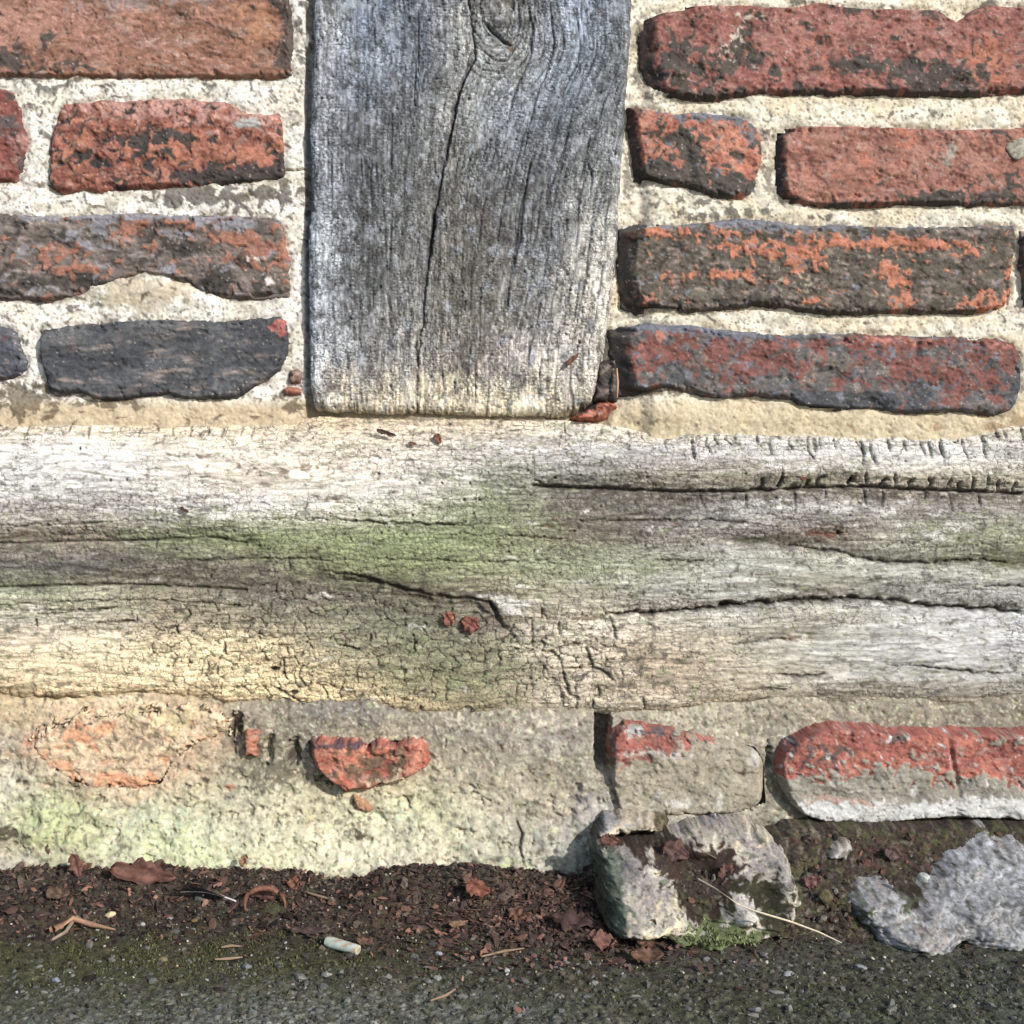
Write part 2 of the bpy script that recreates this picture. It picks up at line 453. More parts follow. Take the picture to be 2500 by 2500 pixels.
brick(left, [(-620, 522), (0, 522), (163, 530), (261, 522), (326, 516), (408, 524), (543, 524), (690, 530), (701, 598), (709, 652), (709, 725), (571, 734), (516, 719),
             (462, 699), (408, 677), (348, 668), (304, 687), (245, 704), (207, 716), (163, 730), (109, 736), (0, 733), (-620, 735)],
      (112, 99, 92), [
    dict(c=(176, 108, 84), b0=-.62, blobs=[(325, 568, 50, 30, .95), (430, 548, 50, 16, .9), (590, 590, 90, 30, .95, 20), (620, 640, 80, 26, .6), (150, 635, 70, 28, .8), (205, 672, 50, 20, .8), (10, 600, 40, 30, .5), (700, 580, 12, 60, .9)], sc=17, soft=.09, rise=.0008),
    dict(c=(74, 68, 64), b0=-.6, blobs=[(450, 600, 70, 36, .7), (520, 690, 60, 26, 1.0), (80, 690, 110, 24, .9), (240, 690, 60, 16, .7), (30, 545, 40, 16, .6), (600, 700, 60, 16, .5)], sc=18, stretch=1.8),
    dict(c=(138, 136, 144), b0=-.6, blobs=[(330, 530, 330, 14, .8), (560, 555, 90, 12, .6), (250, 580, 60, 40, .5, 40)], sc=16, stretch=1.6),
    dict(c=(210, 196, 186), b0=-1.0, blobs=[(630, 632, 30, 12, .9), (665, 690, 24, 14, .9), (95, 543, 20, 10, .9)], sc=10)],
      0.0030, bev=(8, 16, 8, 14), seed=4, lumps=[(377, 555, 16, 10, -.003, -30), (380, 620, 120, 40, -.0015), (200, 620, 260, 20, -.0015, 18)], strat=2.4)
brick(left, [(-330, 796), (0, 796), (43, 810), (49, 842), (65, 875), (60, 913), (33, 924), (0, 927), (-330, 930)],
      (80, 84, 94), [dict(c=(112, 78, 80), b0=-.9, blobs=[(20, 825, 30, 20, .8)], sc=16)], 0.0045, bev=(8, 14, 14, 12), seed=5, rough=.6)
brick(left, [(100, 804), (163, 796), (239, 788), (326, 783), (408, 777), (489, 783), (598, 783), (679, 772), (701, 783), (707, 842), (690, 902), (641, 935), (576, 973),
             (505, 978), (467, 978), (413, 965), (348, 973), (272, 978), (228, 973), (196, 959), (158, 967), (125, 965), (109, 924), (98, 870)],
      (82, 84, 88), [
    dict(c=(104, 104, 106), b0=-.45, blobs=[(300, 810, 200, 25, .5)], sc=30, stretch=2, op=.7),
    dict(c=(66, 70, 78), b0=-.4, blobs=[(200, 900, 120, 50, .4), (600, 830, 80, 40, .4)], sc=34, stretch=2, op=.8),
    dict(c=(105, 78, 78), b0=-.95, blobs=[(620, 860, 60, 40, .5), (250, 840, 80, 30, .3)], sc=30, op=.6),
    dict(c=(182, 92, 88), b0=-1.2, blobs=[(684, 798, 20, 34, 1.7, 25)], sc=14, soft=.08, rise=-.001)],
      0.0050, bev=(14, 12, 10, 12), seed=6, rough=.7, strat=2.5)
# the courses carried on beyond the picture
for i, (a, b, c, d_) in enumerate([(-620, -360, 218, 450), (-620, -360, 796, 930), (-620, 40, -300, -62), (70, 705, -305, -65), (-620, -250, -570, -335), (-220, 380, -572, -332), (410, 712, -570, -330)]):
    brick(left, [(a, c), ((a + b) / 2, c - 5), (b, c), (b + 2, (c + d_) / 2), (b, d_), ((a + b) / 2, d_ + 4), (a, d_)], (150, 84, 70),
          [dict(c=DK, b0=-.2, sc=30)], 0.003, seed=300 + i, fine=9)

# right infill
brick(right, [(1560, 45), (1600, 28), (1638, 20), (1735, 11), (1820, 14), (1906, 20), (1991, 9), (2076, 17), (2162, 23), (2293, 26), (2321, 46), (2332, 56), (2373, 28), (2407, 11),
              (2500, 17), (2720, 15), (2720, 230), (2500, 230), (2361, 238), (2247, 235), (2105, 232), (1963, 233), (1849, 233), (1792, 241), (1758, 248), (1678, 245), (1621, 236), (1585, 225), (1563, 150)],
      (156, 86, 78), [
    dict(c=(176, 108, 98), b0=-.4, blobs=[(1950, 90, 160, 50, .5), (2300, 100, 120, 40, .3)], sc=34),
    dict(c=(190, 108, 80), b0=-.8, blobs=[(2410, 160, 70, 60, 1.0), (1990, 130, 60, 40, .5)], sc=22),
    dict(c=(84, 74, 68), b0=-.62, blobs=[(1800, 120, 26, 80, 1.0, 25), (1650, 110, 60, 28, .7), (1700, 160, 60, 30, .6), (1640, 180, 70, 30, .7), (1860, 145, 40, 16, .6, -30), (2100, 165, 110, 22, .9), (2290, 190, 110, 40, .9),
                                       (2000, 238, 500, 18, .9), (2085, 30, 40, 20, .9), (2310, 35, 50, 14, .7), (1960, 70, 40, 20, .4)], sc=16, soft=.09),
    dict(c=(190, 178, 160), b0=-1.0, blobs=[(1795, 95, 22, 36, .9, 20), (1830, 45, 60, 8, .8), (1770, 150, 24, 14, .6)], sc=9, soft=.12),
    dict(c=(205, 180, 172), b0=-.95, blobs=[(1930, 100, 60, 60, .25), (2170, 140, 60, 40, .2)], sc=9, op=.7)],
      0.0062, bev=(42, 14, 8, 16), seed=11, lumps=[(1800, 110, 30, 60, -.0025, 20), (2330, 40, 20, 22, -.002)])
brick(right, [(1533, 262), (1581, 265), (1638, 279), (1689, 273), (1746, 279), (1820, 285), (1843, 302), (1860, 342), (1863, 387), (1849, 433), (1843, 467), (1814, 484), (1769, 490),
              (1723, 478), (1678, 458), (1592, 452), (1550, 440), (1546, 393), (1532, 308)],
      (190, 106, 80), [
    dict(c=(212, 128, 104), b0=-.6, blobs=[(1560, 290, 34, 30, .8), (1790, 370, 60, 40, .6), (1560, 350, 12, 40, .7)], sc=20),
    dict(c=(84, 77, 70), b0=-.5, blobs=[(1600, 425, 70, 28, 1.2), (1770, 460, 90, 28, 1.2), (1660, 350, 50, 26, .8), (1690, 410, 24, 60, .8), (1620, 330, 30, 20, .4), (1840, 370, 20, 20, .5)], sc=15, soft=.09),
    dict(c=(112, 116, 126), b0=-.7, blobs=[(1740, 287, 90, 16, 1.2), (1830, 310, 30, 30, .8)], sc=14)],
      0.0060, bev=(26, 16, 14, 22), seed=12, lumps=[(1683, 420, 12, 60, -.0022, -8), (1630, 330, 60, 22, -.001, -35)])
brick(right, [(1886, 318), (1963, 308), (2076, 308), (2190, 313), (2361, 316), (2500, 313), (2700, 313), (2700, 506), (2500, 506), (2418, 509), (2304, 503), (2190, 503), (2076, 509), (1991, 503), (1906, 497), (1886, 473), (1880, 399)],
      (164, 98, 82), [
    dict(c=(182, 118, 102), b0=-.35, blobs=[(1990, 390, 90, 60, .3), (2250, 390, 160, 60, .2)], sc=30, op=.8),
    dict(c=(196, 108, 82), b0=-.8, blobs=[(2210, 350, 30, 40, .8), (2090, 420, 60, 40, .4), (1950, 470, 60, 20, .5)], sc=18),
    dict(c=(84, 76, 70), b0=-.72, blobs=[(2330, 488, 130, 20, 1.2), (2450, 450, 50, 30, .6), (2050, 505, 250, 8, .8), (1895, 400, 14, 100, 1.1), (2420, 330, 60, 10, .6)], sc=15, soft=.1),  # dark patina, plus shade painted down the left end
    dict(c=(160, 150, 136), b0=-1.05, blobs=[(2310, 385, 18, 40, 1.0, 20), (2260, 400, 20, 16, .5)], sc=10)],
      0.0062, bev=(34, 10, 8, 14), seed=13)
brick(right, [(1512, 556), (1564, 544), (1649, 550), (1735, 541), (1803, 532), (1963, 550), (2076, 550), (2247, 555), (2390, 550), (2475, 550), (2481, 569), (2469, 655), (2461, 757), (2361, 768),
              (2190, 768), (2020, 771), (1934, 758), (1849, 747), (1769, 760), (1666, 765), (1598, 759), (1553, 766), (1518, 752), (1508, 655)],
      (94, 85, 74), [
    dict(c=(206, 116, 82), b0=-.72, blobs=[(1600, 572, 80, 16, 1.0), (1760, 560, 40, 16, .9), (1850, 610, 110, 26, .85), (1960, 640, 50, 40, .8), (2080, 595, 120, 16, .8), (2230, 600, 120, 16, .8), (1790, 675, 90, 14, .8), (1640, 690, 40, 16, .7),
                                        (2165, 670, 40, 24, .9), (2200, 730, 30, 40, .95), (2400, 740, 60, 26, .95), (2465, 690, 12, 60, .8), (1570, 740, 40, 16, .9), (1990, 740, 60, 16, .4), (2360, 620, 40, 16, .6)], sc=13, soft=.08, rise=.0007),
    dict(c=(68, 62, 58), b0=-.75, blobs=[(1560, 650, 30, 100, .5), (1850, 740, 120, 14, .7), (2050, 760, 120, 10, .5)], sc=18),
    dict(c=(118, 120, 130), b0=-.72, blobs=[(1950, 548, 480, 16, 1.1), (1830, 545, 60, 22, .5)], sc=13, soft=.12),  # blue-grey top strip: sky light on the bevel, painted in
    dict(c=(186, 168, 140), b0=-1.0, blobs=[(1965, 690, 20, 30, .9), (1900, 690, 16, 14, .8), (2060, 655, 50, 8, .5)], sc=9)],
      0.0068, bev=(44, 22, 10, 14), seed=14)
brick(right, [(1490, 803), (1564, 792), (1678, 794), (1746, 803), (1906, 817), (2076, 814), (2247, 820), (2418, 826), (2475, 837), (2492, 871), (2492, 957), (2469, 1008), (2418, 1021), (2384, 1016),
              (2333, 1004), (2247, 1013), (2133, 1004), (1974, 1007), (1951, 993), (1923, 976), (1849, 970), (1746, 976), (1678, 959), (1609, 948), (1553, 964), (1510, 964), (1492, 854)],
      (98, 93, 92), [
    dict(c=(142, 80, 72), b0=-.42, blobs=[(1620, 860, 70, 30, .55), (1820, 880, 110, 40, .75), (2160, 880, 70, 40, .6), (2330, 920, 130, 50, .75), (2180, 845, 300, 12, .7), (1580, 890, 30, 50, .5), (2450, 860, 40, 30, .6)], sc=24, soft=.13),
    dict(c=(196, 112, 96), b0=-.9, blobs=[(2180, 835, 200, 10, .8), (1610, 820, 20, 20, .9), (1560, 880, 16, 60, .6), (2440, 850, 40, 14, .7)], sc=12),
    dict(c=(122, 112, 96), b0=-.9, blobs=[(2020, 900, 80, 30, .9), (1700, 870, 20, 40, .5)], sc=14),
    dict(c=(78, 80, 84), b0=-.6, blobs=[(2050, 980, 200, 30, .8), (1650, 930, 120, 16, .6), (2470, 960, 30, 60, .8), (2250, 940, 26, 60, .4)], sc=22),
    dict(c=(112, 116, 130), b0=-.6, blobs=[(1720, 800, 220, 16, 1.2), (1900, 820, 80, 10, .7)], sc=14)],  # bluish top edge: skylight put into the brick colour
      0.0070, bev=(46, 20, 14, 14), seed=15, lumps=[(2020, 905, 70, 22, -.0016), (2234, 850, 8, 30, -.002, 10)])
brick(right, [(2492, 560), (2700, 552), (3050, 552), (3050, 760), (2700, 762), (2494, 752), (2487, 650)], (96, 88, 80), [dict(c=(176, 100, 80), b0=-.5, sc=20)], 0.005, seed=16)
brick(right, [(2515, 822), (2700, 818), (3050, 820), (3050, 1020), (2700, 1018), (2520, 1010), (2512, 900)], (140, 82, 74), [dict(c=DK, b0=-.1, sc=24)], 0.005, seed=17, fine=6)
for i, (a, b, c, d_) in enumerate([(2750, 3050, 15, 230), (2730, 3050, 313, 506), (1600, 1980, -255, -30), (2010, 2620, -258, -28), (2650, 3050, -255, -30), (1590, 2200, -520, -290), (2230, 2850, -522, -288)]):
    brick(right, [(a, c), ((a + b) / 2, c - 5), (b, c), (b + 2, (c + d_) / 2), (b, d_), ((a + b) / 2, d_ + 4), (a, d_)], (150, 84, 70),
          [dict(c=DK, b0=-.2, sc=30)], 0.006, seed=340 + i, fine=9)
# loose slivers of brick wedged beside the foot of the post
def chip(parent, pts, base, prot, seed, layers=(), pm=0.0, bev=(6, 6, 6, 6)):
    o = brick(parent, pts, base, list(layers), prot, pm=pm, bev=bev, seed=seed, edge=3)
    o.name = 'brick_fragment'
    return o
chip(right, [(1400, 1021), (1431, 999), (1462, 984), (1484, 980), (1499, 986), (1507, 993), (1493, 1001), (1475, 1019), (1447, 1025), (1416, 1027)], (196, 98, 66), .008, 21,
     [dict(c=(80, 60, 60), b0=-.6, blobs=[(1440, 990, 40, 12, .9)], sc=10)])
chip(right, [(1462, 885), (1500, 880), (1506, 930), (1505, 976), (1470, 980), (1450, 976), (1455, 930)], (66, 60, 56), .0022, 22, [dict(c=(100, 90, 80), b0=-.5, sc=12)])
chip(left, [(708, 905), (728, 898), (740, 918), (732, 935), (712, 938), (704, 922)], (150, 112, 100), .0035, 23)
chip(left, [(692, 950), (710, 943), (732, 948), (734, 962), (712, 968), (694, 966)], (170, 96, 70), .004, 24)

# ---------------- mortar of the two infill panels
def mortar_sheet(parent, u0, u1, v0, v1, tint, warm, seed, dirty=(), extra=None):
    sh = Sheet(u0, u1, v0, v1)
    U, V = sh.U, sh.V
    cover = np.full(U.shape, -60, np.float32)
    below = np.zeros(U.shape, np.float32)
    for pts, who in SOLID:
        if who != parent.name: continue
        sl = sh.window(pts, 50)
        if sh.U[sl].size == 0: continue
        sd = sdf_poly(sh.U[sl], sh.V[sl], pts)
        cover[sl] = np.maximum(cover[sl], sd)
    P = 0.0016 * fbm(U / 90, V / 70, 4, seed) + 0.0005 * fbm(U / 34, V / 24, 3, seed + 1) + 0.0001 * fbm(U / 9, V / 9, 2, seed + 2)
    P = P - 0.0016 * ss(-14, 2, cover) * ss(-.5, .4, fbm(U / 60, V / 60, 3, seed + 9))
    P = P - 0.0008 * ss(.5, .65, fbm(U / 24, V / 20, 3, seed + 3))
    C = np.empty(U.shape + (3,), np.float32); C[:] = lin(tint)
    C = mix(C, warm, ss(-.2, .5, fbm(U / 110, V / 70, 4, seed + 4)) * .8)
    C = C * (1 + .22 * fbm(U / 30, V / 24, 5, seed + 5))[..., None]
    f1, f2, idv = worley(U / 7.5, V / 7.5, seed + 6)
    gr = ss(.5, .2, f1)
    C = mix(C, (150, 138, 118), gr * (idv < .22) * .75)
    C = mix(C, (240, 232, 214), gr * (idv > .8) * .55)
    C = mix(C, (92, 84, 74), gr * (np.abs(idv - .5) < .045) * .8)
    P = P + .0003 * gr * (idv > .6) - .0005 * gr * (idv < .15)
    C = C * np.exp(.12 * flk(U + 6 * fbm(U / 20, V / 20, 2, seed + 30), V, 11, 8, seed + 31))[..., None]
    C, m = layer(C, U, V, (168, 158, 138), -.5, [], 20, .9, .3, seed + 15, 1.4, .55)
    C, m = layer(C, U, V, (96, 90, 84), -.88, dirty, 13, .9, .10, seed + 7, 1.2, .85)
    P = P + .0005 * m
    if extra is not None: C, P = extra(sh, U, V, C, P)
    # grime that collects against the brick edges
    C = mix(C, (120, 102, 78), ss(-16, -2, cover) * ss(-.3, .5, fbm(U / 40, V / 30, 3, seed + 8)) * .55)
    sh.P = P.astype(np.float32)
    return sh, C, cover

def ex_left(sh, U, V, C, P):
    # mortar smeared up over the third course, strip beside the post, stained bed on the beam
    P = P + .0045 * blob(U, V, 345, 715, 130, 40) + .0022 * blob(U, V, 590, 465, 120, 30)
    C, m = layer(C, U, V, (206, 190, 160), -.9, [(345, 715, 170, 45, 1.3)], 30, .5, .3, 61)
    bed = ss(960, 1000, V)
    C = mix(C, (206, 180, 132), bed * .85)
    C, m = layer(C, U, V, (112, 96, 72), -.75, [(270, 985, 90, 16, 1.0), (60, 985, 80, 40, .9), (700, 990, 90, 20, .6), (30, 950, 60, 30, .5)], 14, .9, .12, 62, 1.5, .85)
    P = P + bed * .0015
    # open crack between the mortar strip and the post, hairline across the strip
    P = P - .006 * ss(741, 752, U) * ss(860, 800, U) * ss(.0, .5, .7 + fbm(U / 60, V / 45, 3, 63))
    C = mix(C, (92, 88, 80), ss(738, 752, U) * .6)  # crevice beside the post, its shadow put into the mortar colour
    sh.P = P; sh.crack([(690, 413), (720, 416), (756, 412)], 2.2, .003, 1, 2)
    C = mix(C, (150, 120, 70), sh.k)
    # pits at the far left
    return C, sh.P

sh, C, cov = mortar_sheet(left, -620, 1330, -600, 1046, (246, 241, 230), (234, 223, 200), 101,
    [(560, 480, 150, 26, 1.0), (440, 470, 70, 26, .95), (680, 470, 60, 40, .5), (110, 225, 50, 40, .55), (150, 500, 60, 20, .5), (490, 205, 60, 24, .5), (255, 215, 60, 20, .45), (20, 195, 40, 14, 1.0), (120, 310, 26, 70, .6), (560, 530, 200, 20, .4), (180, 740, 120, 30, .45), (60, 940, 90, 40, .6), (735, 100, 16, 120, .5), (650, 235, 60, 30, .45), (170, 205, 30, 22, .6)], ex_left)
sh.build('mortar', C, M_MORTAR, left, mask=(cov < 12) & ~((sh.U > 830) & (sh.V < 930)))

def ex_right(sh, U, V, C, P):
    bed = ss(955, 1000, V)
    P = P + .004 * blob(U, V, 1625, 1010, 90, 34) + .002 * blob(U, V, 1900, 1020, 260, 24) + bed * .001
    C = mix(C, (208, 186, 140), bed * .75)
    C, m = layer(C, U, V, (150, 112, 62), -1.0, [(2460, 1035, 50, 30, 1.0), (2200, 1040, 300, 16, .5)], 16, .8, .2, 171, 1.5, .6)
    C, m = layer(C, U, V, (100, 80, 56), -.95, [(1600, 958, 80, 12, 1.0), (2000, 1000, 140, 10, .6), (1585, 1030, 60, 10, .5)], 12, .8, .12, 172, 1.5, .8)
    C, m = layer(C, U, V, (120, 112, 96), -.9, [(1560, 130, 20, 100, 1.1), (1535, 430, 18, 60, .9), (1525, 580, 14, 40, .7), (1878, 440, 12, 50, .9)], 14, .8, .15, 173, 1, .8)
    P = P - .005 * ss(1600, 1560, U) * ss(60, 100, V) - .004 * blob(U, V, 1505, 880, 26, 110) - .0045 * ss(1500, 1470, U) * ss(700, 800, V)
    return C, P
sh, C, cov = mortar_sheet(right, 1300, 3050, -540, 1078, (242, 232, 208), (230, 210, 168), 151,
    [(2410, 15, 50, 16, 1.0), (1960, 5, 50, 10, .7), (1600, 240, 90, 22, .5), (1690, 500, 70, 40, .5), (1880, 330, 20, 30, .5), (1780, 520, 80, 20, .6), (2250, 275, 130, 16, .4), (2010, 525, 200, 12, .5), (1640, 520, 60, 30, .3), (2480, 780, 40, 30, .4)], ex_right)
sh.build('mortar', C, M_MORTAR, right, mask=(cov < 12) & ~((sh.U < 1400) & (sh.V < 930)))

# ---------------- weathered oak post
post_pts = [(768, -600), (768, 0), (762, 160), (757, 320), (762, 480), (752, 590), (754, 700), (757, 920), (763, 985), (772, 1002), (850, 1006), (939, 1012), (1021, 1009), (1135, 1015),
            (1243, 1017), (1360, 1015), (1407, 1001), (1444, 979), (1455, 955), (1463, 897), (1477, 815), (1493, 706), (1504, 598), (1510, 462), (1521, 326), (1531, 163), (1545, 0), (1552, -600)]
post = empty('timber_post', (wx(1120), 0, wz(1012)))
tag(post, 'upright weathered grey oak post with a long split, standing on the beam', 'post')
CHK = [(1146, -600), (1146, 0), (1152, 60), (1158, 120), (1160, 150), (1140, 185), (1122, 230), (1108, 290), (1096, 350), (1085, 400), (1072, 470), (1060, 530), (1053, 600), (1045, 650), (1036, 720), (1031, 790), (1022, 860), (1019, 920), (1018, 1012)]
sh = Sheet(735, 1570, -600, 1035)
U, V = sh.U, sh.V
sd = sdf_poly(U + 4 * fbm(U / 40, V / 60, 4, 201), V + 3.5 * fbm(U / 16, V / 60, 4, 202), post_pts)
cv = np.tile(smooth1(np.interp(np.asarray(sh.vs), [p[1] for p in CHK], [p[0] for p in CHK]), 31)[:, None], (1, U.shape[1])).astype(np.float32)
wgt = ss(920, 1180, U)
g = U - wgt * (cv - 1150) * 1.15
kn = blob(U, V, 1215, 45, 70, 80)
g = g - 55 * blob(U, V, 1290, 80, 75, 130) + 9 * fbm(U / 120, V / 260, 3, 203)
rk = np.hypot((U - 1212) / .62, (V - 30) / 1.15) + 7 * fbm(U / 50, V / 50, 3, 240)
kw = ss(135, 80, rk) * ss(-4, 10, U - cv)
g = g * (1 - kw) + (1180 + rk) * kw
P = .0105 * (.55 + .45 * (1 - (1 - np.clip(sd / 24, 0, 1)) ** 2)) * np.clip(sd / 3 + .2, 0, 1)
P = P + .0016 * fbm(g / 90, V / 420, 4, 204) + .0007 * fbm(g / 14, V / 150, 4, 205)
fine1 = fbm(g / 5.0, V / 60, 3, 206)
P = P + .0004 * fine1
# two faces of the split: the right half sits slightly lower just beside the check
P = P - .0018 * np.exp(-np.clip(U - cv, 0, 400) / 45) * (U > cv) * ss(-60, 140, V)
sh.P = P.astype(np.float32)
C = colmap(g + wgt * 0 + (U - g) * .45 + 26 * fbm(g / 50, V / 120, 3, 210), V + 60 * fbm(g / 40, V / 120, 3, 211), [785, 880, 1050, 1130, 1250, 1400, 1500], [-300, 0, 150, 300, 450, 600, 750, 880, 990],
    [[(150, 152, 152), (122, 128, 138), (120, 123, 128), (150, 150, 148), (125, 125, 125), (140, 145, 152), (130, 133, 136)],
     [(182, 182, 178), (122, 132, 148), (118, 122, 128), (165, 163, 158), (122, 118, 112), (158, 166, 180), (130, 135, 140)],
     [(172, 172, 172), (142, 150, 164), (128, 132, 138), (165, 164, 158), (172, 172, 168), (142, 150, 162), (124, 128, 130)],
     [(166, 168, 172), (108, 110, 110), (130, 130, 128), (152, 150, 144), (152, 157, 162), (118, 123, 128), (142, 144, 144)],
     [(156, 158, 162), (114, 116, 117), (124, 123, 120), (130, 127, 118), (130, 130, 128), (122, 122, 122), (154, 154, 150)],
     [(174, 177, 180), (120, 120, 120), (134, 132, 127), (134, 129, 121), (125, 120, 112), (134, 134, 134), (184, 179, 168)],
     [(186, 189, 192), (124, 124, 122), (150, 147, 140), (140, 134, 124), (130, 125, 115), (152, 149, 145), (204, 196, 180)],
     [(190, 190, 190), (146, 144, 141), (168, 161, 150), (152, 144, 132), (142, 134, 124), (190, 182, 172), (188, 180, 168)],
     [(194, 180, 156), (190, 175, 148), (206, 190, 162), (206, 190, 156), (204, 189, 160), (198, 184, 155), (178, 167, 146)]])
pm_ = C.mean((0, 1), keepdims=True)
C = pm_ * (C / pm_) ** 1.3
C = C * np.array([.975, 1.0, 1.035], np.float32) * (1 - .12 * ss(900, 700, V))[..., None] 
C = C * np.exp(.33 + .34 * fbm(g / 55, V / 120, 4, 241) + .5 * fbm(g / 20, V / 80, 5, 212) + .42 * fine1 + .42 * flk(g, V, 10, 8, 226) + .32 * flk(g + 3, V, 6, 26, 227))[..., None]
C, m = layer(C, U, V, (196, 204, 220), -.62, [(910, 90, 120, 110, .35), (1280, 250, 40, 110, .55, 20), (1370, 60, 60, 100, .35), (1290, 640, 60, 60, .3), (1330, 120, 30, 120, .3)], 26, .9, .25, 213, .6, .6)
C, m = layer(C, U, V, (82, 76, 70), -.6, [(890, 520, 16, 26, 1.0), (1135, 900, 30, 24, .7), (890, 620, 60, 70, .3), (850, 200, 80, 60, .2), (1240, 540, 110, 140, .25), (870, 690, 50, 60, .4), (820, 950, 26, 30, .5), (1210, 20, 40, 50, .6)], 15, .9, .2, 214, .8, .7)
C, m = layer(C, U, V, (150, 105, 60), -1.1, [(1240, 118, 24, 14, 1.0, 30), (1390, 820, 10, 6, 1.0), (1165, 130, 12, 40, .5)], 10, .6, .2, 215)
# crackle: short cross checks and long grain checks
f1, f2, idv = worley(g / 13 + .4 * pn(U / 30, V / 30, 216), V / 8.5, 217)
e = ss(.24, .04, f2 - f1) * ss(-.5, .15, fbm(U / 60, V / 70, 4, 218) + .08)
f1b, f2b, idb = worley(g / 24 + .4 * pn(U / 30, V / 30, 236), V / 6.0, 237)
e2 = ss(.14, .02, f2b - f1b) * ss(-.1, .4, fbm(U / 50, V / 70, 4, 238))
gl = ss(.78, .97, ridge(g / 24, V / 420, 2, 219)) * ss(-.3, .3, fbm(U / 70, V / 200, 3, 220))
ring = ss(.11, .02, np.abs(((g + 14 * fbm(U / 160, V / 260, 3, 222)) / 34) % 1 - .5)) * ss(1060, 1200, U) * ss(-.2, .3, fbm(g / 22, V / 150, 3, 221))
wf = worley(U / 38, V / 38, 223)
dots = ss(.10, .05, wf[0]) * (wf[2] > .7)
sh.P = sh.P - .0008 * e - .0006 * e2 - .0011 * gl - .0010 * ring - .0012 * dots
sh.k = np.maximum(np.maximum(np.maximum(.6 * e, .5 * e2), .88 * gl), np.maximum(.8 * ring, .9 * dots)).astype(np.float32)
for i, (x, y0, y1, w_) in enumerate([(1340, 0, 420, 1.6), (1290, 60, 330, 1.6), (1405, 30, 260, 1.4), (1022, 0, 190, 1.6), (1018, 150, 270, 1.4), (960, 280, 420, 1.3), (1250, 400, 640, 1.4), (1300, 380, 760, 1.5), (1190, 470, 640, 1.3), (1440, 340, 440, 1.4)]):
    y = np.linspace(y0, y1, 8)
    cc = np.interp(y, [p[1] for p in CHK], [p[0] for p in CHK])
    xx = x + (cc - cc[0]) * (1.1 if x > 1150 else .1)
    sh.crack(list(zip(xx, y)), w_ + .8, .0018, .95, 2.5, seed=i)
sh.crack(CHK[1:13], 2.7, .0045, 1.0, 6, taper=False, seed=20)
sh.crack(CHK[11:], 2.8, .0030, .9, 7, taper=False, seed=27)
sh.crack([(1028, 800), (1016, 850), (1020, 900)], 4, .003, .8, 5, seed=28)
sh.crack([(1152, 130), (1138, 190), (1118, 240), (1105, 300), (1096, 360), (1080, 440)], 4.2, .003, .85, 6, seed=21)
sh.crack([(1062, 540), (1052, 600), (1044, 660)], 5.5, .003, .9, 3, seed=26)
sh.crack([(1180, 58), (1212, 92), (1235, 112), (1250, 118)], 5.5, .005, .9, 2, seed=22)
sh.crack([(1245, 124), (1262, 108), (1270, 60), (1262, 10), (1240, -20)], 2.5, .002, .8, 2, seed=23)
sh.crack([(1180, 60), (1172, 20), (1180, -20)], 2.5, .002, .8, 2, seed=24)
for kr in (1, 2, 3, 4, 5):
    an = np.linspace(-.9, 2.5, 14)
    sh.crack([(1205 + (52 + 17 * kr) * .72 * math.cos(a), 40 + (62 + 20 * kr) * math.sin(a)) for a in an], 1.8, .0014, .85, 5, seed=60 + kr)
sh.crack([(1432, 395), (1438, 420), (1444, 440), (1440, 480)], 2.5, .002, .9, 2, seed=25)
C = mix(C, (40, 42, 48), sh.k * .9)
sh.P = np.where(sd < 0, .0105 * 0 - .0012 * np.clip(-sd, 0, 40), sh.P)
dens = np.clip(.62 + .25 * fbm(U / 60, V / 70, 4, 218) - .35 * ss(940, 1000, V), 0, .85)
C = np.concatenate([C, dens[..., None]], -1)
sh.build('post_timber', C, M_POST, post, mask=sd > -9, p0=.004)

# ---------------- weathered oak sill beam
beam = empty('timber_beam', (wx(1250), 0, wz(1745)))
tag(beam, 'long horizontal weathered oak beam, cracked, pale with green algae, under the post', 'beam')
btop = [(-620, 1026), (0, 1026), (250, 1028), (560, 1030), (700, 1026), (770, 1014), (1300, 1016), (1440, 1030), (1500, 1038), (1560, 1048), (1600, 1060), (1632, 1064), (1680, 1050), (1760, 1046), (1900, 1052), (2100, 1060), (2330, 1062), (2420, 1050), (2460, 1036), (2500, 1028), (3100, 1030)]
bbot = [(-620, 1708), (0, 1702), (60, 1706), (170, 1716), (260, 1706), (350, 1698), (420, 1710), (500, 1712), (550, 1722), (640, 1716), (692, 1722), (744, 1728), (850, 1726), (906, 1728), (940, 1738), (970, 1748), (1068, 1753), (1250, 1756), (1315, 1750), (1444, 1744), (1509, 1748), (1703, 1741), (1865, 1730), (2059, 1738), (2318, 1742), (2500, 1731), (3100, 1732)]
sh = Sheet(-620, 3100, 1000, 1790)
U, V = sh.U, sh.V
tv = np.interp(U, *zip(*btop)).astype(np.float32) + 3 * fbm(U / 35, U * 0 + 3, 4, 301)
bv = np.interp(U, *zip(*bbot)).astype(np.float32) + 5 * fbm(U / 30, U * 0 + 7, 4, 302)
dt, db = V - tv, bv - V
g = V + 16 * fbm(U / 420, V / 160, 3, 303) + 5 * fbm(U / 120, V / 60, 3, 304)
P = .0125 * (1 - (1 - np.clip(dt / 95, 0, 1)) ** 1.7) * (1 - .55 * (1 - np.clip(db / 32, 0, 1)) ** 2.0) * np.clip(.25 + dt / 14, 0, 1)
P = P + .0012 * fbm(U / 700, V / 190, 3, 305) + .0012 * fbm(U / 260, g / 42, 4, 306) + .0006 * fbm(U / 110, g / 10, 4, 307)
grain = fbm(U / 75, g / 3.6, 3, 308)
P = P + .0003 * grain

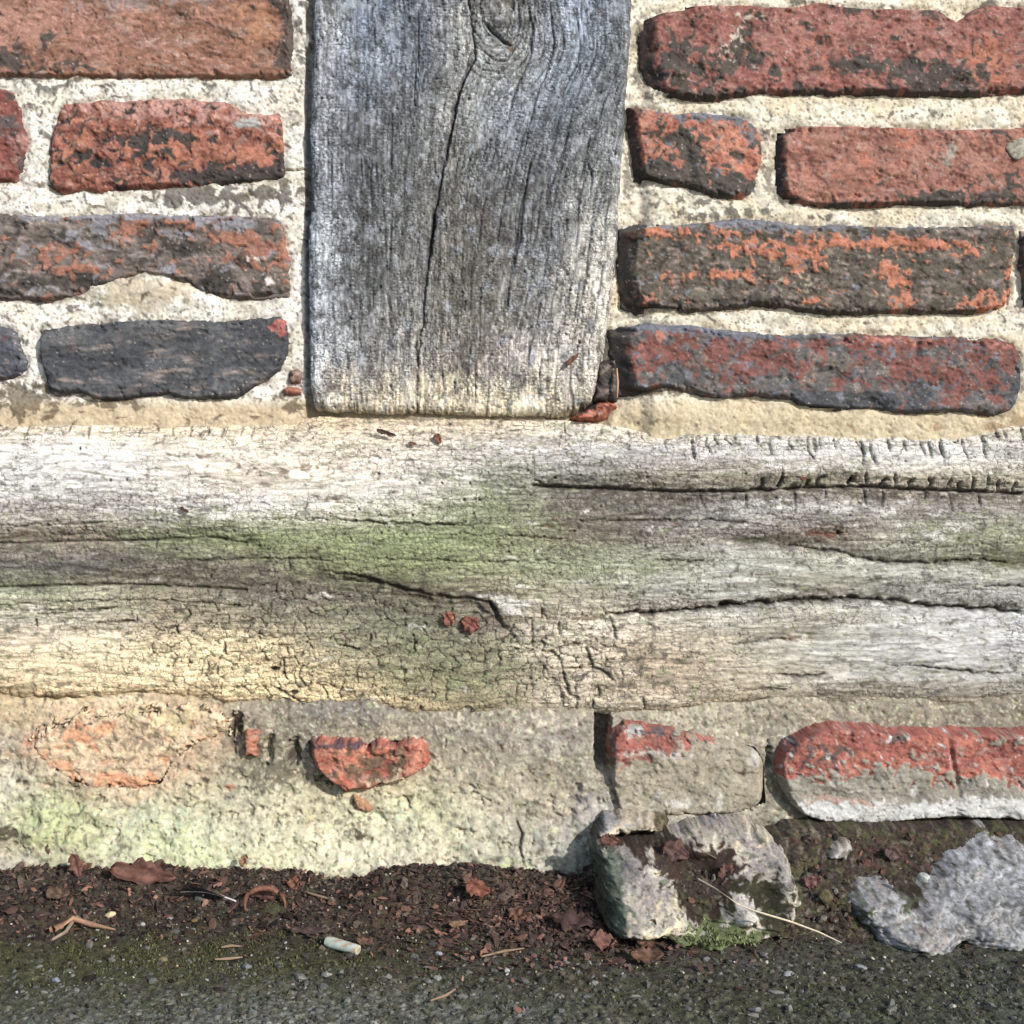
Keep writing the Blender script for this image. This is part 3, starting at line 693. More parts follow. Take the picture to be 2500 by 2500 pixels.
def groove(pts, wu, wd, depth, u0=None, u1=None):
    """a wide furrow following v = f(u), fading at its ends"""
    global P
    us_, vs2 = zip(*pts)
    f = np.interp(U, us_, vs2).astype(np.float32) + 5 * fbm(U / 80, U * 0 + 2, 3, 330)
    d = V - f
    fade = ss(us_[0] - 60, us_[0] + 50, U) * ss(us_[-1] + 60, us_[-1] - 50, U)
    P = P - depth * fade * np.where(d < 0, np.exp(-(d / wu) ** 2), np.exp(-(d / wd) ** 2))

g1 = [(1302, 1184), (1480, 1190), (1703, 1200), (1897, 1192), (2091, 1184), (2220, 1191), (2500, 1203), (3100, 1206)]
g2 = [(1476, 1496), (1612, 1493), (1768, 1476), (1962, 1462), (2123, 1458), (2253, 1474), (2500, 1490), (3100, 1492)]
g3 = [(1780, 1335), (1960, 1330), (2060, 1345), (2156, 1372), (2285, 1370), (2400, 1364), (2500, 1376), (3100, 1380)]
g4 = [(-620, 1322), (0, 1325), (259, 1317), (380, 1318), (470, 1306), (582, 1314), (640, 1345)]
g5 = [(-620, 1430), (0, 1433), (180, 1428), (323, 1425), (450, 1432), (580, 1438), (640, 1440)]
brk = [(790, 1394), (850, 1402), (906, 1415), (980, 1435), (1035, 1450), (1110, 1460), (1160, 1462), (1195, 1472), (1212, 1508), (1230, 1530)]
groove(g1, 24, 60, .0052); groove(g2, 46, 20, .0062); groove(g3, 34, 22, .0046)
groove(g4, 22, 60, .0046); groove(g5, 46, 18, .0046)
groove([(1230, 1516), (1302, 1513), (1400, 1508), (1476, 1496)], 12, 16, .0016)
groove([(1620, 1230), (1900, 1270), (2060, 1320)], 26, 12, .0016)
groove([(1700, 1326), (1800, 1322), (1960, 1336)], 24, 12, .0042)
groove([(1880, 1650), (2020, 1650), (2130, 1632), (2300, 1646), (2500, 1645), (3100, 1650)], 34, 8, .0034)
groove([(1800, 1570), (1920, 1562), (1960, 1556), (2010, 1566)], 22, 8, .0034)
groove([(1700, 1735), (1865, 1722), (2059, 1726), (2318, 1728), (2500, 1718), (3100, 1720)], 30, 12, .0042)
groove([(0, 1486), (150, 1484), (291, 1482), (400, 1470)], 10, 8, .0012)
groove([(90, 1530), (230, 1536), (330, 1550)], 8, 14, .0014)
# the lower left half of the beam has broken back below a diagonal edge
bl = np.interp(U, [700, 790, 906, 1035, 1160, 1212, 1240, 1290, 1330, 1380, 1410], [1360, 1392, 1415, 1450, 1463, 1505, 1530, 1580, 1620, 1690, 1760]).astype(np.float32)
step = ss(-6, 12, V - bl - 14 * fbm(U / 40, V / 40, 4, 331)) * ss(720, 860, U) * ss(1420, 1340, U) * (1 - .6 * ss(1520, 1580, V))
P = P - .0036 * step * (1 - .7 * ss(40, 260, V - bl))
sh.P = P.astype(np.float32)

bus = [0, 200, 400, 600, 800, 1000, 1200, 1400, 1600, 1800, 2000, 2200, 2500]
bvs = [1035, 1100, 1170, 1240, 1310, 1380, 1450, 1520, 1590, 1660, 1725]
bmap = [
 [(215,195,160),(238,218,188),(238,213,172),(238,218,182),(225,200,160),(220,200,170),(215,195,165),(222,212,190),(238,222,190),(220,210,194),(220,210,190),(224,214,194),(235,220,190)],
 [(230,226,224),(232,229,229),(232,222,210),(236,226,210),(240,226,206),(232,222,207),(212,207,202),(196,194,194),(190,188,188),(206,204,202),(212,210,207),(212,212,212),(222,220,216)],
 [(230,230,230),(222,222,224),(230,224,216),(230,216,200),(240,228,210),(240,233,226),(172,178,160),(168,168,158),(166,160,144),(172,164,142),(172,162,140),(196,186,164),(200,190,168)],
 [(196,191,186),(180,175,170),(205,203,200),(232,227,222),(226,221,206),(205,206,186),(152,163,124),(126,121,110),(130,125,116),(172,170,172),(168,166,166),(148,143,138),(158,154,148)],
 [(156,146,126),(170,155,135),(138,150,112),(152,166,104),(156,170,114),(150,166,108),(152,165,114),(126,118,99),(146,140,130),(172,167,162),(160,144,128),(172,172,154),(156,160,132)],
 [(118,115,108),(112,110,107),(128,121,108),(138,131,113),(142,149,100),(142,154,100),(163,170,126),(168,180,142),(170,176,154),(182,186,176),(178,182,168),(178,180,168),(148,150,126)],
 [(175,182,148),(170,170,140),(154,144,119),(126,118,106),(118,113,100),(115,110,90),(160,150,124),(174,168,145),(186,186,176),(192,195,190),(182,178,160),(188,188,186),(188,190,190)],
 [(200,190,170),(206,196,176),(180,165,135),(164,154,126),(134,130,108),(122,126,102),(140,130,114),(208,197,176),(216,206,186),(192,187,172),(184,181,166),(198,198,196),(198,200,204)],
 [(226,206,170),(246,224,182),(250,226,176),(244,218,164),(176,164,130),(134,136,104),(140,140,108),(226,210,184),(192,172,142),(192,182,162),(188,188,178),(193,195,196),(198,200,204)],
 [(226,200,154),(248,222,170),(253,226,170),(250,222,164),(216,194,144),(150,146,104),(146,141,105),(212,196,170),(182,162,136),(196,182,156),(187,182,168),(168,166,156),(173,171,163)],
 [(208,178,124),(228,196,138),(232,200,138),(240,208,150),(244,216,160),(208,187,140),(158,148,111),(212,196,170),(207,192,166),(180,165,135),(164,152,128),(154,144,122),(160,150,130)]]
C = colmap(U + 90 * fbm(U / 120, g / 26, 4, 310), V + 22 * fbm(U / 90, g / 26, 5, 311, .65), bus, bvs, bmap)
C = C * (1.10 + .16 * blob(U, V, 950, 1540, 420, 110) + .10 * blob(U, V, 350, 1500, 400, 90))[..., None] * np.array([1.02, 1.0, .98], np.float32)
C = C * np.exp(.40 * fbm(U / 150, g / 15, 5, 312) + .38 * grain + .20 * flk(U + 9 * grain, g, 30, 6, 345) + .12 * flk(U, g, 12, 6, 346))[..., None]
# algae, brown flecks, pale fibre
C, m = layer(C, U, V, (152, 164, 112), -.78, [(600, 1300, 230, 34, .62), (950, 1325, 260, 50, .75), (1180, 1270, 90, 60, .5), (430, 1255, 120, 26, .4), (60, 1430, 120, 14, .6), (150, 1470, 150, 18, .5), (2420, 1310, 140, 40, .55), (1500, 1390, 130, 24, .45), (1150, 1660, 110, 30, .4), (980, 1590, 120, 40, .3), (1210, 1210, 50, 30, .5)], 8, 1.15, .16, 313, 2.6, .6)
C, m = layer(C, U, V, (104, 112, 66), -1.0, [(1880, 1318, 110, 10, 1.0), (2330, 1362, 180, 12, 1.0), (1930, 1180, 160, 16, .5), (640, 1310, 60, 10, .7), (2480, 1380, 60, 12, .9)], 12, .8, .2, 323, 3, .8)
C, m = layer(C, U, V, (244, 240, 232), -.98, [(650, 1215, 190, 36, .9), (930, 1190, 110, 40, .7), (150, 1130, 180, 40, .6), (1250, 1475, 60, 26, 1.2, 10), (1990, 1140, 300, 18, .7), (2150, 1250, 200, 30, .45), (1850, 1230, 130, 18, .85), (2300, 1300, 160, 30, .5), (1700, 1290, 160, 12, .5), (1500, 1440, 120, 8, .5)], 11, .9, .25, 314, 3, .8)
C, m = layer(C, U, V, (118, 84, 58), -1.0, [(680, 1150, 90, 14, .75), (740, 1120, 60, 16, .5), (800, 1215, 60, 14, .6), (470, 1100, 80, 20, .4), (250, 1290, 200, 26, .35), (2020, 1295, 60, 22, .95), (1380, 1300, 60, 16, .5), (1330, 1270, 40, 20, .4), (520, 1130, 60, 14, .4)], 9, .9, .14, 315, 1.8, .75)
C, m = layer(C, U, V, (150, 92, 66), -1.15, [(2010, 1305, 56, 16, 1.15), (2260, 1257, 40, 6, .9), (1955, 1168, 16, 7, 1.2), (1655, 1280, 20, 8, .8)], 9, .7, .14, 316, 1.6, .9)
C, m = layer(C, U, V, (92, 86, 78), -.72, [(1600, 1225, 240, 28, .55), (1760, 1275, 200, 22, .4), (2200, 1215, 250, 16, .5), (250, 1370, 260, 34, .45), (600, 1390, 160, 22, .3), (760, 1420, 120, 16, .6), (1560, 1640, 100, 70, .35), (1620, 1570, 60, 40, .3), (2120, 1680, 140, 30, .35), (1930, 1462, 320, 14, .5), (1020, 1445, 140, 16, .6), (1200, 1490, 26, 30, .8)], 10, .95, .18, 317, 2.0, .7)
C, m = layer(C, U, V, (120, 92, 58), -1.0, [(1400, 1508, 160, 8, .9), (250, 1705, 300, 10, .6), (130, 1700, 60, 10, .8), (1960, 1556, 80, 12, .9), (1700, 1730, 300, 10, .6), (2300, 1728, 300, 12, .7), (200, 1535, 160, 8, .6), (640, 1720, 50, 14, .4), (2200, 1640, 300, 5, .5)], 11, .8, .2, 318, 3, .8)

for gp, u0_, u1_, off, wdt, st in ((g1, 1302, 3100, 12, 16, .75), (g2, 1500, 3100, -4, 13, .85), (g3, 1780, 3100, -8, 14, .7), (g5, -620, 640, -16, 18, .5)):
    fv = np.interp(U, *zip(*gp)).astype(np.float32) + off + 10 * fbm(U / 60, V / 30, 4, 360)
    m = np.exp(-((V - fv) / wdt) ** 2) * ss(u0_ - 20, u0_ + 60, U) * ss(u1_ + 20, u1_ - 60, U) * ss(-.45, .2, fbm(U / 50, g / 9, 4, 361))
    C = mix(C, (88, 78, 62), m * st)
bd, bt = line_dist(U, V - 0.0, brk)
C = mix(C, (84, 76, 60), np.exp(-(bd / 26) ** 2) * ss(-.4, .3, fbm(U / 40, g / 12, 4, 362)) * .75)  # dark band along the break paints in its shading
C, m = layer(C, U, V, (96, 88, 76), -.85, [(1560, 1225, 200, 26, .7), (1500, 1290, 160, 20, .5), (300, 1345, 300, 20, .6), (700, 1400, 120, 26, .5), (1000, 1500, 120, 40, .35)], 9, 1.1, .2, 363, 2.2, .5)
# crackle: large mud-crack plates on the decayed lower half, fine cross checks elsewhere
zone = ss(.25, .75, .95 * blob(U, V, 560, 1600, 330, 130) + .95 * blob(U, V, 960, 1600, 330, 150) + .9 * blob(U, V, 1390, 1610, 170, 130) + .8 * blob(U, V, 700, 1480, 260, 60) + .3 * fbm(U / 60, V / 40, 3, 319))
wu_, wv_ = 10 * fbm(U / 40, V / 40, 3, 320), 9 * fbm(U / 40, V / 40, 3, 321)
f1, f2, idv = worley((U + wu_) / 38, (g + wv_) / 25, 322)
big = ss(.10, .015, f2 - f1) * zone * ss(-.45, .15, fbm(U / 45, V / 30, 4, 324))
plate = (idv - .5) * zone
f1b, f2b, idb = worley((U + wu_) / 15, (g + wv_) / 10, 325)
med = ss(.12, .02, f2b - f1b) * zone * ss(-.1, .4, fbm(U / 70, V / 50, 3, 326)) * .8
f1c, f2c, idc = worley((U + 5 * pn(U / 20, V / 20, 327)) / 21, g / 6.2, 328)
calm = np.clip(1 - .85 * blob(U, V, 2200, 1590, 520, 100) - .75 * blob(U, V, 250, 1120, 420, 70) - .6 * blob(U, V, 800, 1180, 260, 50) - .6 * blob(U, V, 2000, 1410, 400, 40) - .5 * blob(U, V, 150, 1590, 260, 80) - .45 * blob(U, V, 2200, 1120, 400, 34), .1, 1)
finec = calm * ss(.22, .03, f2c - f1c) * (1 - .8 * zone) * ss(-.6, .12, fbm(U / 110, V / 45, 3, 329) - .30 * blob(U, V, 300, 1120, 600, 90) - .25 * blob(U, V, 2200, 1570, 400, 110) + .35 * blob(U, V, 1600, 1260, 420, 60) + .2 * blob(U, V, 800, 1320, 500, 70))
gl = (.4 + .6 * calm) * ss(.80, .97, ridge(U / 420, g / 15, 2, 332)) * ss(-.35, .25, fbm(U / 200, V / 40, 3, 333))
f1d, f2d, idd = worley(U / 26, V / 22, 334)
dots = ss(.11, .05, f1d) * (idd > .93) * (1 - zone)
sh.P += (-.0018 * big - .0008 * med - .0006 * finec - .0009 * gl - .0014 * dots + .0009 * plate).astype(np.float32)
C = C * (1 + .16 * plate)[..., None]
f1e, f2e, ide = worley((U + 7 * fbm(U / 24, V / 24, 3, 347)) / 12, g / 19.0, 348)
vf = calm * ss(.15, .02, f2e - f1e) * ss(-.25, .25, fbm(U / 90, V / 60, 4, 349) + .2 * blob(U, V, 1900, 1230, 700, 60) + .2 * blob(U, V, 500, 1380, 500, 60))
sh.P -= (.0006 * vf).astype(np.float32)
sh.k = np.max([.92 * big, .8 * med, .45 * finec, .82 * gl, .95 * dots, .4 * vf], axis=0).astype(np.float32)
rr = random.Random(5)
for i in range(34):                                    # short end checks along the upper arris
    x = 1690 + i * 25 + rr.uniform(-18, 18)
    y = np.interp(x, *zip(*btop)) + rr.uniform(-4, 14); l_ = rr.choice([18, 26, 34, 50, 66])
    sh.crack([(x, y), (x + rr.uniform(-4, 6), y + l_ * .5), (x + rr.uniform(-3, 10), y + l_)], rr.uniform(1.8, 4.2), rr.uniform(.0014, .003), rr.uniform(.75, 1), 6, seed=100 + i)
for i, x in enumerate([20, 58, 102, 160, 208, 285, 337, 380, 418, 458, 502, 540, 585, 610, 648, 1380, 1472, 1535, 1570, 1625]):
    y = np.interp(x, *zip(*btop)) + rr.uniform(-2, 6)
    l_ = rr.uniform(16, 46)
    sh.crack([(x, y), (x + rr.uniform(-3, 4), y + l_ * .5), (x + rr.uniform(-5, 5), y + l_)], rr.uniform(1.8, 3.2), .0018, .85, 3, seed=150 + i)
for i, x in enumerate([1965, 2003, 2078, 2084, 2190, 2226, 2273, 2316, 2350, 2374, 2412, 2440, 2478, 2120, 2155, 1905, 1860]):
    y = np.interp(x, *zip(*g1))
    x += rr.uniform(-4, 4); l_ = rr.choice([20, 26, 32, 36, 42])
    sh.crack([(x + rr.uniform(-10, 14), y - l_), (x + rr.uniform(-5, 6), y - l_ * .45), (x - 2, y - 1)], rr.uniform(2.8, 5.2), rr.uniform(.0025, .0045), rr.uniform(.85, 1), 7, seed=180 + i)
    if rr.random() < .6:
        sh.crack([(x, y - l_ * .5), (x + 12, y - l_ * rr.uniform(.3, .7)), (x + rr.uniform(18, 34), y - l_ * .5)], 1.8, .0014, .8, 5, seed=500 + i)
for i, x in enumerate([1710, 1820, 2016, 2110, 2155, 2260, 2320, 2390, 1940]):
    y = np.interp(x, *zip(*g1))
    sh.crack([(x, y), (x + 3, y + 20), (x + rr.uniform(-3, 8), y + rr.uniform(26, 60))], 2.8, .002, .9, 3, seed=210 + i)
def along(pts, off, u0, u1, n=14):
    x = np.linspace(u0, u1, n)
    return list(zip(x, np.interp(x, *zip(*pts)) + off))
sh.crack(along(g1, 2, 1302, 2500), 4.2, .0055, 1, 5, taper=False, seed=230)
sh.crack(along(g2, 3, 1480, 2500), 4.6, .0055, 1, 9, taper=False, seed=231)
sh.crack(along(g3, 3, 1900, 2500), 3.4, .0035, .85, 7, seed=232)
sh.crack(along(g4, 2, -600, 600), 2.8, .0026, .95, 3, taper=False, seed=233)
sh.crack(along(g5, 1, -600, 600), 2.8, .0026, .95, 3, taper=False, seed=234)
for i, (pts, w_) in enumerate([
    ([(400, 1366), (520, 1366), (620, 1364), (725, 1362), (880, 1370)], 2.6), ([(640, 1268), (760, 1267), (900, 1272), (1080, 1280), (1230, 1282)], 2.2), ([(0, 1282), (160, 1280), (330, 1270)], 2),
    ([(0, 1476), (200, 1466), (360, 1462), (520, 1474), (640, 1480)], 2.2), ([(0, 1490), (130, 1490), (290, 1482)], 2.6), ([(830, 1270), (1000, 1279), (1150, 1279)], 2.2), ([(1080, 1305), (1260, 1308), (1400, 1314)], 2.2),
    ([(1400, 1270), (1560, 1270), (1700, 1268), (1900, 1284)], 2.2), ([(900, 1362), (1200, 1372), (1340, 1368)], 2), ([(1600, 1366), (1680, 1370), (1730, 1368)], 2.0), ([(1300, 1170), (1340, 1185), (1400, 1190)], 2.2),
    ([(1880, 1648), (1950, 1652), (2020, 1645)], 3), ([(1800, 1684), (1860, 1682), (1925, 1685)], 2.6), ([(1770, 1572), (1850, 1568), (1900, 1560), (1950, 1560)], 2), ([(2400, 1432), (2500, 1430)], 2.2), ([(2160, 1622), (2260, 1628), (2380, 1642), (2500, 1646)], 2.2),
    ([(1298, 1515), (1299, 1545), (1297, 1580)], 4.4), ([(1364, 1512), (1363, 1545)], 2.8), ([(1302, 1580), (1345, 1590), (1372, 1610), (1376, 1650), (1390, 1690), (1407, 1704), (1400, 1740)], 3.2), ([(1340, 1590), (1380, 1575), (1440, 1566)], 2.6),
    ([(1428, 1572), (1436, 1600), (1445, 1628), (1480, 1640), (1502, 1662)], 4.2), ([(1372, 1632), (1440, 1628)], 2.6), ([(1455, 1665), (1460, 1700)], 2.8), ([(1364, 1690), (1374, 1724), (1388, 1742), (1398, 1730)], 3.8), ([(1490, 1505), (1496, 1526), (1500, 1560)], 2.6),
    ([(1322, 1480), (1325, 1512)], 2.6), ([(1445, 1700), (1446, 1740)], 2), ([(1570, 1700), (1572, 1740)], 2), ([(550, 1565), (548, 1590), (560, 1600)], 3.4), ([(510, 1615), (508, 1640)], 3), ([(545, 1660), (540, 1700)], 3), ([(700, 1600), (690, 1640), (705, 1665)], 3),
    ([(660, 1570), (700, 1580), (712, 1600)], 2.8), ([(738, 1620), (730, 1650), (760, 1690)], 3.2), ([(660, 1670), (700, 1690), (740, 1720)], 3.6), ([(845, 1660), (830, 1690), (838, 1712)], 3.2), ([(885, 1690), (872, 1715)], 5.5), ([(1025, 1722), (1028, 1750)], 5), ([(88, 1500), (92, 1520), (96, 1535)], 4.5),
    ([(90, 1500), (200, 1492), (280, 1486)], 2.8), ([(340, 1500), (336, 1518), (300, 1515)], 3), ([(462, 1482), (462, 1500), (445, 1518)], 3.2), ([(230, 1530), (260, 1515), (330, 1512)], 2.6), ([(400, 1535), (430, 1528), (440, 1550)], 2.8), ([(380, 1315), (378, 1335)], 3.2), ([(706, 1360), (706, 1400)], 2.8),
    ([(815, 1550), (822, 1575), (880, 1582)], 2.8), ([(900, 1545), (905, 1570)], 2.8), ([(1010, 1540), (1012, 1600)], 2.6), ([(180, 1712), (220, 1700), (240, 1690)], 3), ([(330, 1690), (328, 1700)], 3)]):
    sh.crack(pts, w_ * (1.15 if pts[0][0] > 1250 else .85), .0024, .95, 7, seed=250 + i)
sh.crack(brk, 5.5, .0035, .85, 5, seed=320)
sh.crack([(1196, 1470), (1206, 1490), (1218, 1508)], 9, .006, .9, 4, seed=321)
# nail-sized holes and decay pits
for (cx, cy, rx, ry, dd) in [(670, 1632, 12, 7, .006), (692, 1712, 20, 10, .008), (718, 1690, 12, 7, .005), (1770, 1474, 16, 10, .004), (2082, 1168, 8, 9, .005), (2342, 1074, 8, 8, .004), (2047, 1300, 5, 5, .004), (1140, 1731, 14, 9, .006), (560, 1724, 12, 8, .005), (272, 1172, 5, 4, .002), (195, 1095, 4, 6, .002)]:
    m = ss(.35, .8, blob(U, V, cx, cy, rx, ry, -15) + .12 * fbm(U / 12, V / 12, 2, 340))
    sh.P -= dd * m; sh.k = np.maximum(sh.k, m)
for (x, y) in [(312, 1171)] + [(rr.uniform(850, 1420), rr.uniform(1150, 1370)) for _ in range(26)] + [(rr.uniform(1450, 2480), rr.uniform(1120, 1340)) for _ in range(14)] + [(rr.uniform(20, 600), rr.uniform(1270, 1470)) for _ in range(8)]:
    m = blob(U, V, x, y, 4, 4); m = ss(.4, .8, m)
    sh.P -= .002 * m; sh.k = np.maximum(sh.k, m)
C = mix(C, (46, 42, 38), sh.k * .86)
tb = np.minimum(dt, db)
sh.P = np.where(tb < 0, -.002 - .0012 * np.clip(-tb, 0, 60), sh.P).astype(np.float32)
BEAM = sh
dens = np.clip(.20 + .5 * calm + .25 * fbm(U / 110, V / 45, 3, 329) + .2 * blob(U, V, 1600, 1260, 420, 60) + .15 * blob(U, V, 900, 1330, 500, 80) + .25 * zone + .2 * blob(U, V, 2150, 1080, 500, 40) + .2 * blob(U, V, 2200, 1180, 400, 40), 0, .85)
C = np.concatenate([C, dens[..., None]], -1)
sh.build('beam_timber', C, M_BEAM, beam, mask=tb > -10, p0=.010)

# ---------------- plinth below the beam
plinth = empty('plinth_wall', (wx(1250), -.02, 0))
tag(plinth, 'low crumbling plinth of patched brick, mortar and rubble stones under the beam', 'plinth wall')
def pl_base(V): return np.interp(V, [1700, 1760, 1850, 2000, 2140, 2360], [.0085, .0105, .014, .022, .034, .048]).astype(np.float32)

def pbrick(pts, base, layers, prot, vmid, **kw):
    return brick(plinth, pts, base, layers, prot, pm=float(pl_base(np.array(vmid))), **kw)
pbrick([(738, 1803), (790, 1800), (835, 1802), (896, 1811), (958, 1802), (1024, 1800), (1046, 1824), (1053, 1861), (1037, 1876), (1002, 1896), (958, 1914), (896, 1920), (848, 1933), (817, 1914), (770, 1888), (750, 1852)],
       (198, 98, 72), [dict(c=(216, 128, 100), b0=-.5, blobs=[(830, 1840, 60, 26, .6), (1000, 1850, 30, 30, .5)], sc=18),
                       dict(c=(130, 96, 72), b0=-.6, blobs=[(920, 1870, 60, 26, .9), (960, 1830, 40, 14, .6), (780, 1885, 40, 20, .5)], sc=14),
                       dict(c=(196, 178, 140), b0=-.95, blobs=[(985, 1880, 30, 16, .9), (765, 1850, 10, 20, .9), (960, 1905, 60, 12, .7)], sc=10),
                       dict(c=(100, 70, 80), b0=-.9, blobs=[(850, 1810, 120, 8, .9), (800, 1880, 40, 10, .7)], sc=12)],
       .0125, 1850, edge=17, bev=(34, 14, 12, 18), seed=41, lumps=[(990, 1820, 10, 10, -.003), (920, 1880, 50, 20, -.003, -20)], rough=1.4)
pbrick([(861, 1940), (885, 1944), (905, 1958), (915, 1970), (905, 1984), (880, 1985), (866, 1968)], (205, 138, 95), [], .004, 1955, seed=42)
pbrick([(592, 1786), (610, 1776), (632, 1778), (640, 1795), (630, 1818), (636, 1840), (620, 1853), (603, 1848), (600, 1815)], (196, 112, 82),
       [dict(c=(120, 88, 66), b0=-.5, sc=12)], .006, 1810, seed=43, rough=1.5)
pbrick([(85, 1782), (170, 1752), (300, 1738), (420, 1726), (548, 1738), (545, 1790), (470, 1830), (420, 1872), (400, 1920), (330, 1934), (210, 1928), (130, 1890), (92, 1840)],
       (226, 190, 150), [dict(c=(240, 160, 112), b0=-.62, blobs=[(210, 1785, 70, 16, .8), (310, 1905, 110, 20, 1.05), (150, 1870, 40, 40, .6), (200, 1795, 40, 26, .5)], sc=20),
                         dict(c=(226, 196, 140), b0=-.8, blobs=[(300, 1735, 150, 22, .7), (420, 1780, 100, 40, .6)], sc=26),
                         dict(c=(160, 136, 108), b0=-.6, blobs=[(330, 1810, 110, 30, .6), (120, 1770, 50, 20, .6)], sc=13),
                         dict(c=(96, 76, 60), b0=-1.0, blobs=[(130, 1762, 30, 10, .9), (210, 1766, 26, 8, .9)], sc=10)],
       .0009, 1830, bev=(24, 20, 24, 24), seed=44, rough=1.0, edge=30)
pbrick([(1492, 1780), (1525, 1762), (1651, 1778), (1776, 1806), (1850, 1818), (1876, 1859), (1874, 1962), (1799, 1988), (1650, 1992), (1505, 1985), (1488, 1900)],
       (178, 92, 78), [dict(c=(110, 92, 96), b0=-.8, blobs=[(1620, 1785, 60, 14, 1.0), (1500, 1800, 14, 30, .8), (1790, 1835, 20, 24, .9)], sc=12),
                       dict(c=(164, 152, 130), b0=-.75, blobs=[(1680, 1930, 260, 70, 1.9), (1760, 1840, 90, 50, 1.4), (1850, 1880, 50, 60, 1.2)], sc=18, rise=.0012),
                       dict(c=(186, 182, 172), b0=-.8, blobs=[(1660, 1950, 200, 20, .6), (1840, 1840, 30, 26, .9), (1600, 1835, 120, 10, .8)], sc=14),
                       dict(c=(186, 184, 176), b0=-1.1, blobs=[(1545, 1780, 26, 16, 1.5)], sc=10),
                       dict(c=(116, 104, 80), b0=-.8, blobs=[(1520, 1950, 40, 40, .6), (1700, 1880, 200, 10, .3)], sc=16)],
       .0070, 1880, bev=(16, 16, 26, 24), seed=45)
pbrick([(1893, 1837), (1911, 1808), (1969, 1780), (2026, 1768), (2112, 1769), (2150, 1778), (2250, 1782), (2500, 1778), (2760, 1780), (2760, 1992), (2500, 1998), (2340, 1990), (2226, 1992), (2169, 2004), (2112, 2015), (2083, 2004), (1969, 2001), (1930, 1968), (1901, 1928), (1891, 1882)],
       (172, 86, 74), [dict(c=(196, 102, 80), b0=-.45, blobs=[(2080, 1850, 120, 40, .4), (2300, 1880, 70, 40, .5)], sc=26),
                       dict(c=(104, 80, 80), b0=-.75, blobs=[(1960, 1820, 40, 30, .8), (2030, 1838, 30, 26, .8), (2150, 1790, 60, 12, .5)], sc=14),
                       dict(c=(150, 144, 128), b0=-.72, blobs=[(2000, 1925, 160, 40, 1.4), (2200, 1890, 90, 34, 1.1), (2380, 1910, 60, 30, 1.1), (2250, 1965, 360, 30, 1.3), (2620, 1950, 200, 40, 1.4), (2430, 1800, 40, 14, .6)], sc=13, soft=.08, rise=.0009),
                       dict(c=(196, 196, 192), b0=-.75, blobs=[(2000, 1972, 110, 26, 1.5), (2130, 1985, 100, 26, 1.6), (2300, 1972, 150, 20, 1.3), (2450, 1968, 140, 28, 1.5)], sc=12),
                       dict(c=(196, 150, 135), b0=-1.0, blobs=[(2010, 1940, 70, 12, .9), (2110, 1950, 40, 10, .8)], sc=9)],
       .0125, 1890, bev=(24, 16, 8, 14), seed=46, lumps=[(2310, 1855, 6, 80, -.0026, -12), (2420, 1850, 60, 30, -.0015)])
for i, (a, b, c, d_) in enumerate([(2790, 3100, 1785, 1990), (-620, -330, 1765, 1930), (-300, -25, 1770, 1930)]):
    pbrick([(a, c), ((a + b) / 2, c - 5), (b, c), (b + 2, (c + d_) / 2), (b, d_), ((a + b) / 2, d_ + 4), (a, d_)], (190, 130, 100), [dict(c=(170, 155, 125), b0=0, sc=30)], 0.004, (c + d_) / 2, seed=380 + i, fine=9)

sh = Sheet(-620, 3100, 1690, 2380)
U, V = sh.U, sh.V
cover = np.full(U.shape, -60, np.float32)
for pts, who in SOLID:
    if who == plinth.name:
        sl = sh.window(pts, 50)
        if sh.U[sl].size: cover[sl] = np.maximum(cover[sl], sdf_poly(sh.U[sl], sh.V[sl], pts))
P = pl_base(V) + .004 * fbm(U / 150, V / 110, 4, 401) + .0026 * fbm(U / 75, V / 52, 3, 402, .5) * ss(1760, 1960, V) + .0004 * fbm(U / 20, V / 15, 3, 403)
P = P - .0018 * ss(.34, .5, fbm(U / 44, V / 34, 4, 405)) * ss(1800, 1950, V)
# smooth coat over a block in the middle, deep open joint beside it
P = P + .0030 * ss(1030, 1130, U + 30 * fbm(U / 50, V / 40, 4, 430)) * ss(1462, 1446, U) * ss(1985, 1880, V) * ss(1735, 1765, V)
P = P + .002 * blob(U, V, 700, 1770, 140, 40)
hole = ss(1450, 1458, U + 5 * fbm(U / 20, V / 25, 3, 406)) * ss(1496, 1488, U + 5 * fbm(U / 20, V / 25, 3, 406)) * ss(1900, 1845, V)
P = P - .03 * hole
hol2 = ss(.35, .7, blob(U, V, 570, 1780, 20, 46) * 1.0 + .9 * blob(U, V, 715, 1840, 22, 46) + .7 * blob(U, V, 790, 1915, 30, 18, 25) + .9 * blob(U, V, 655, 1830, 14, 40) + .9 * blob(U, V, 810, 1925, 26, 20, 30) + .8 * blob(U, V, 1880, 1850, 10, 50) + .35 * fbm(U / 16, V / 16, 3, 407))
P = P - .006 * hol2
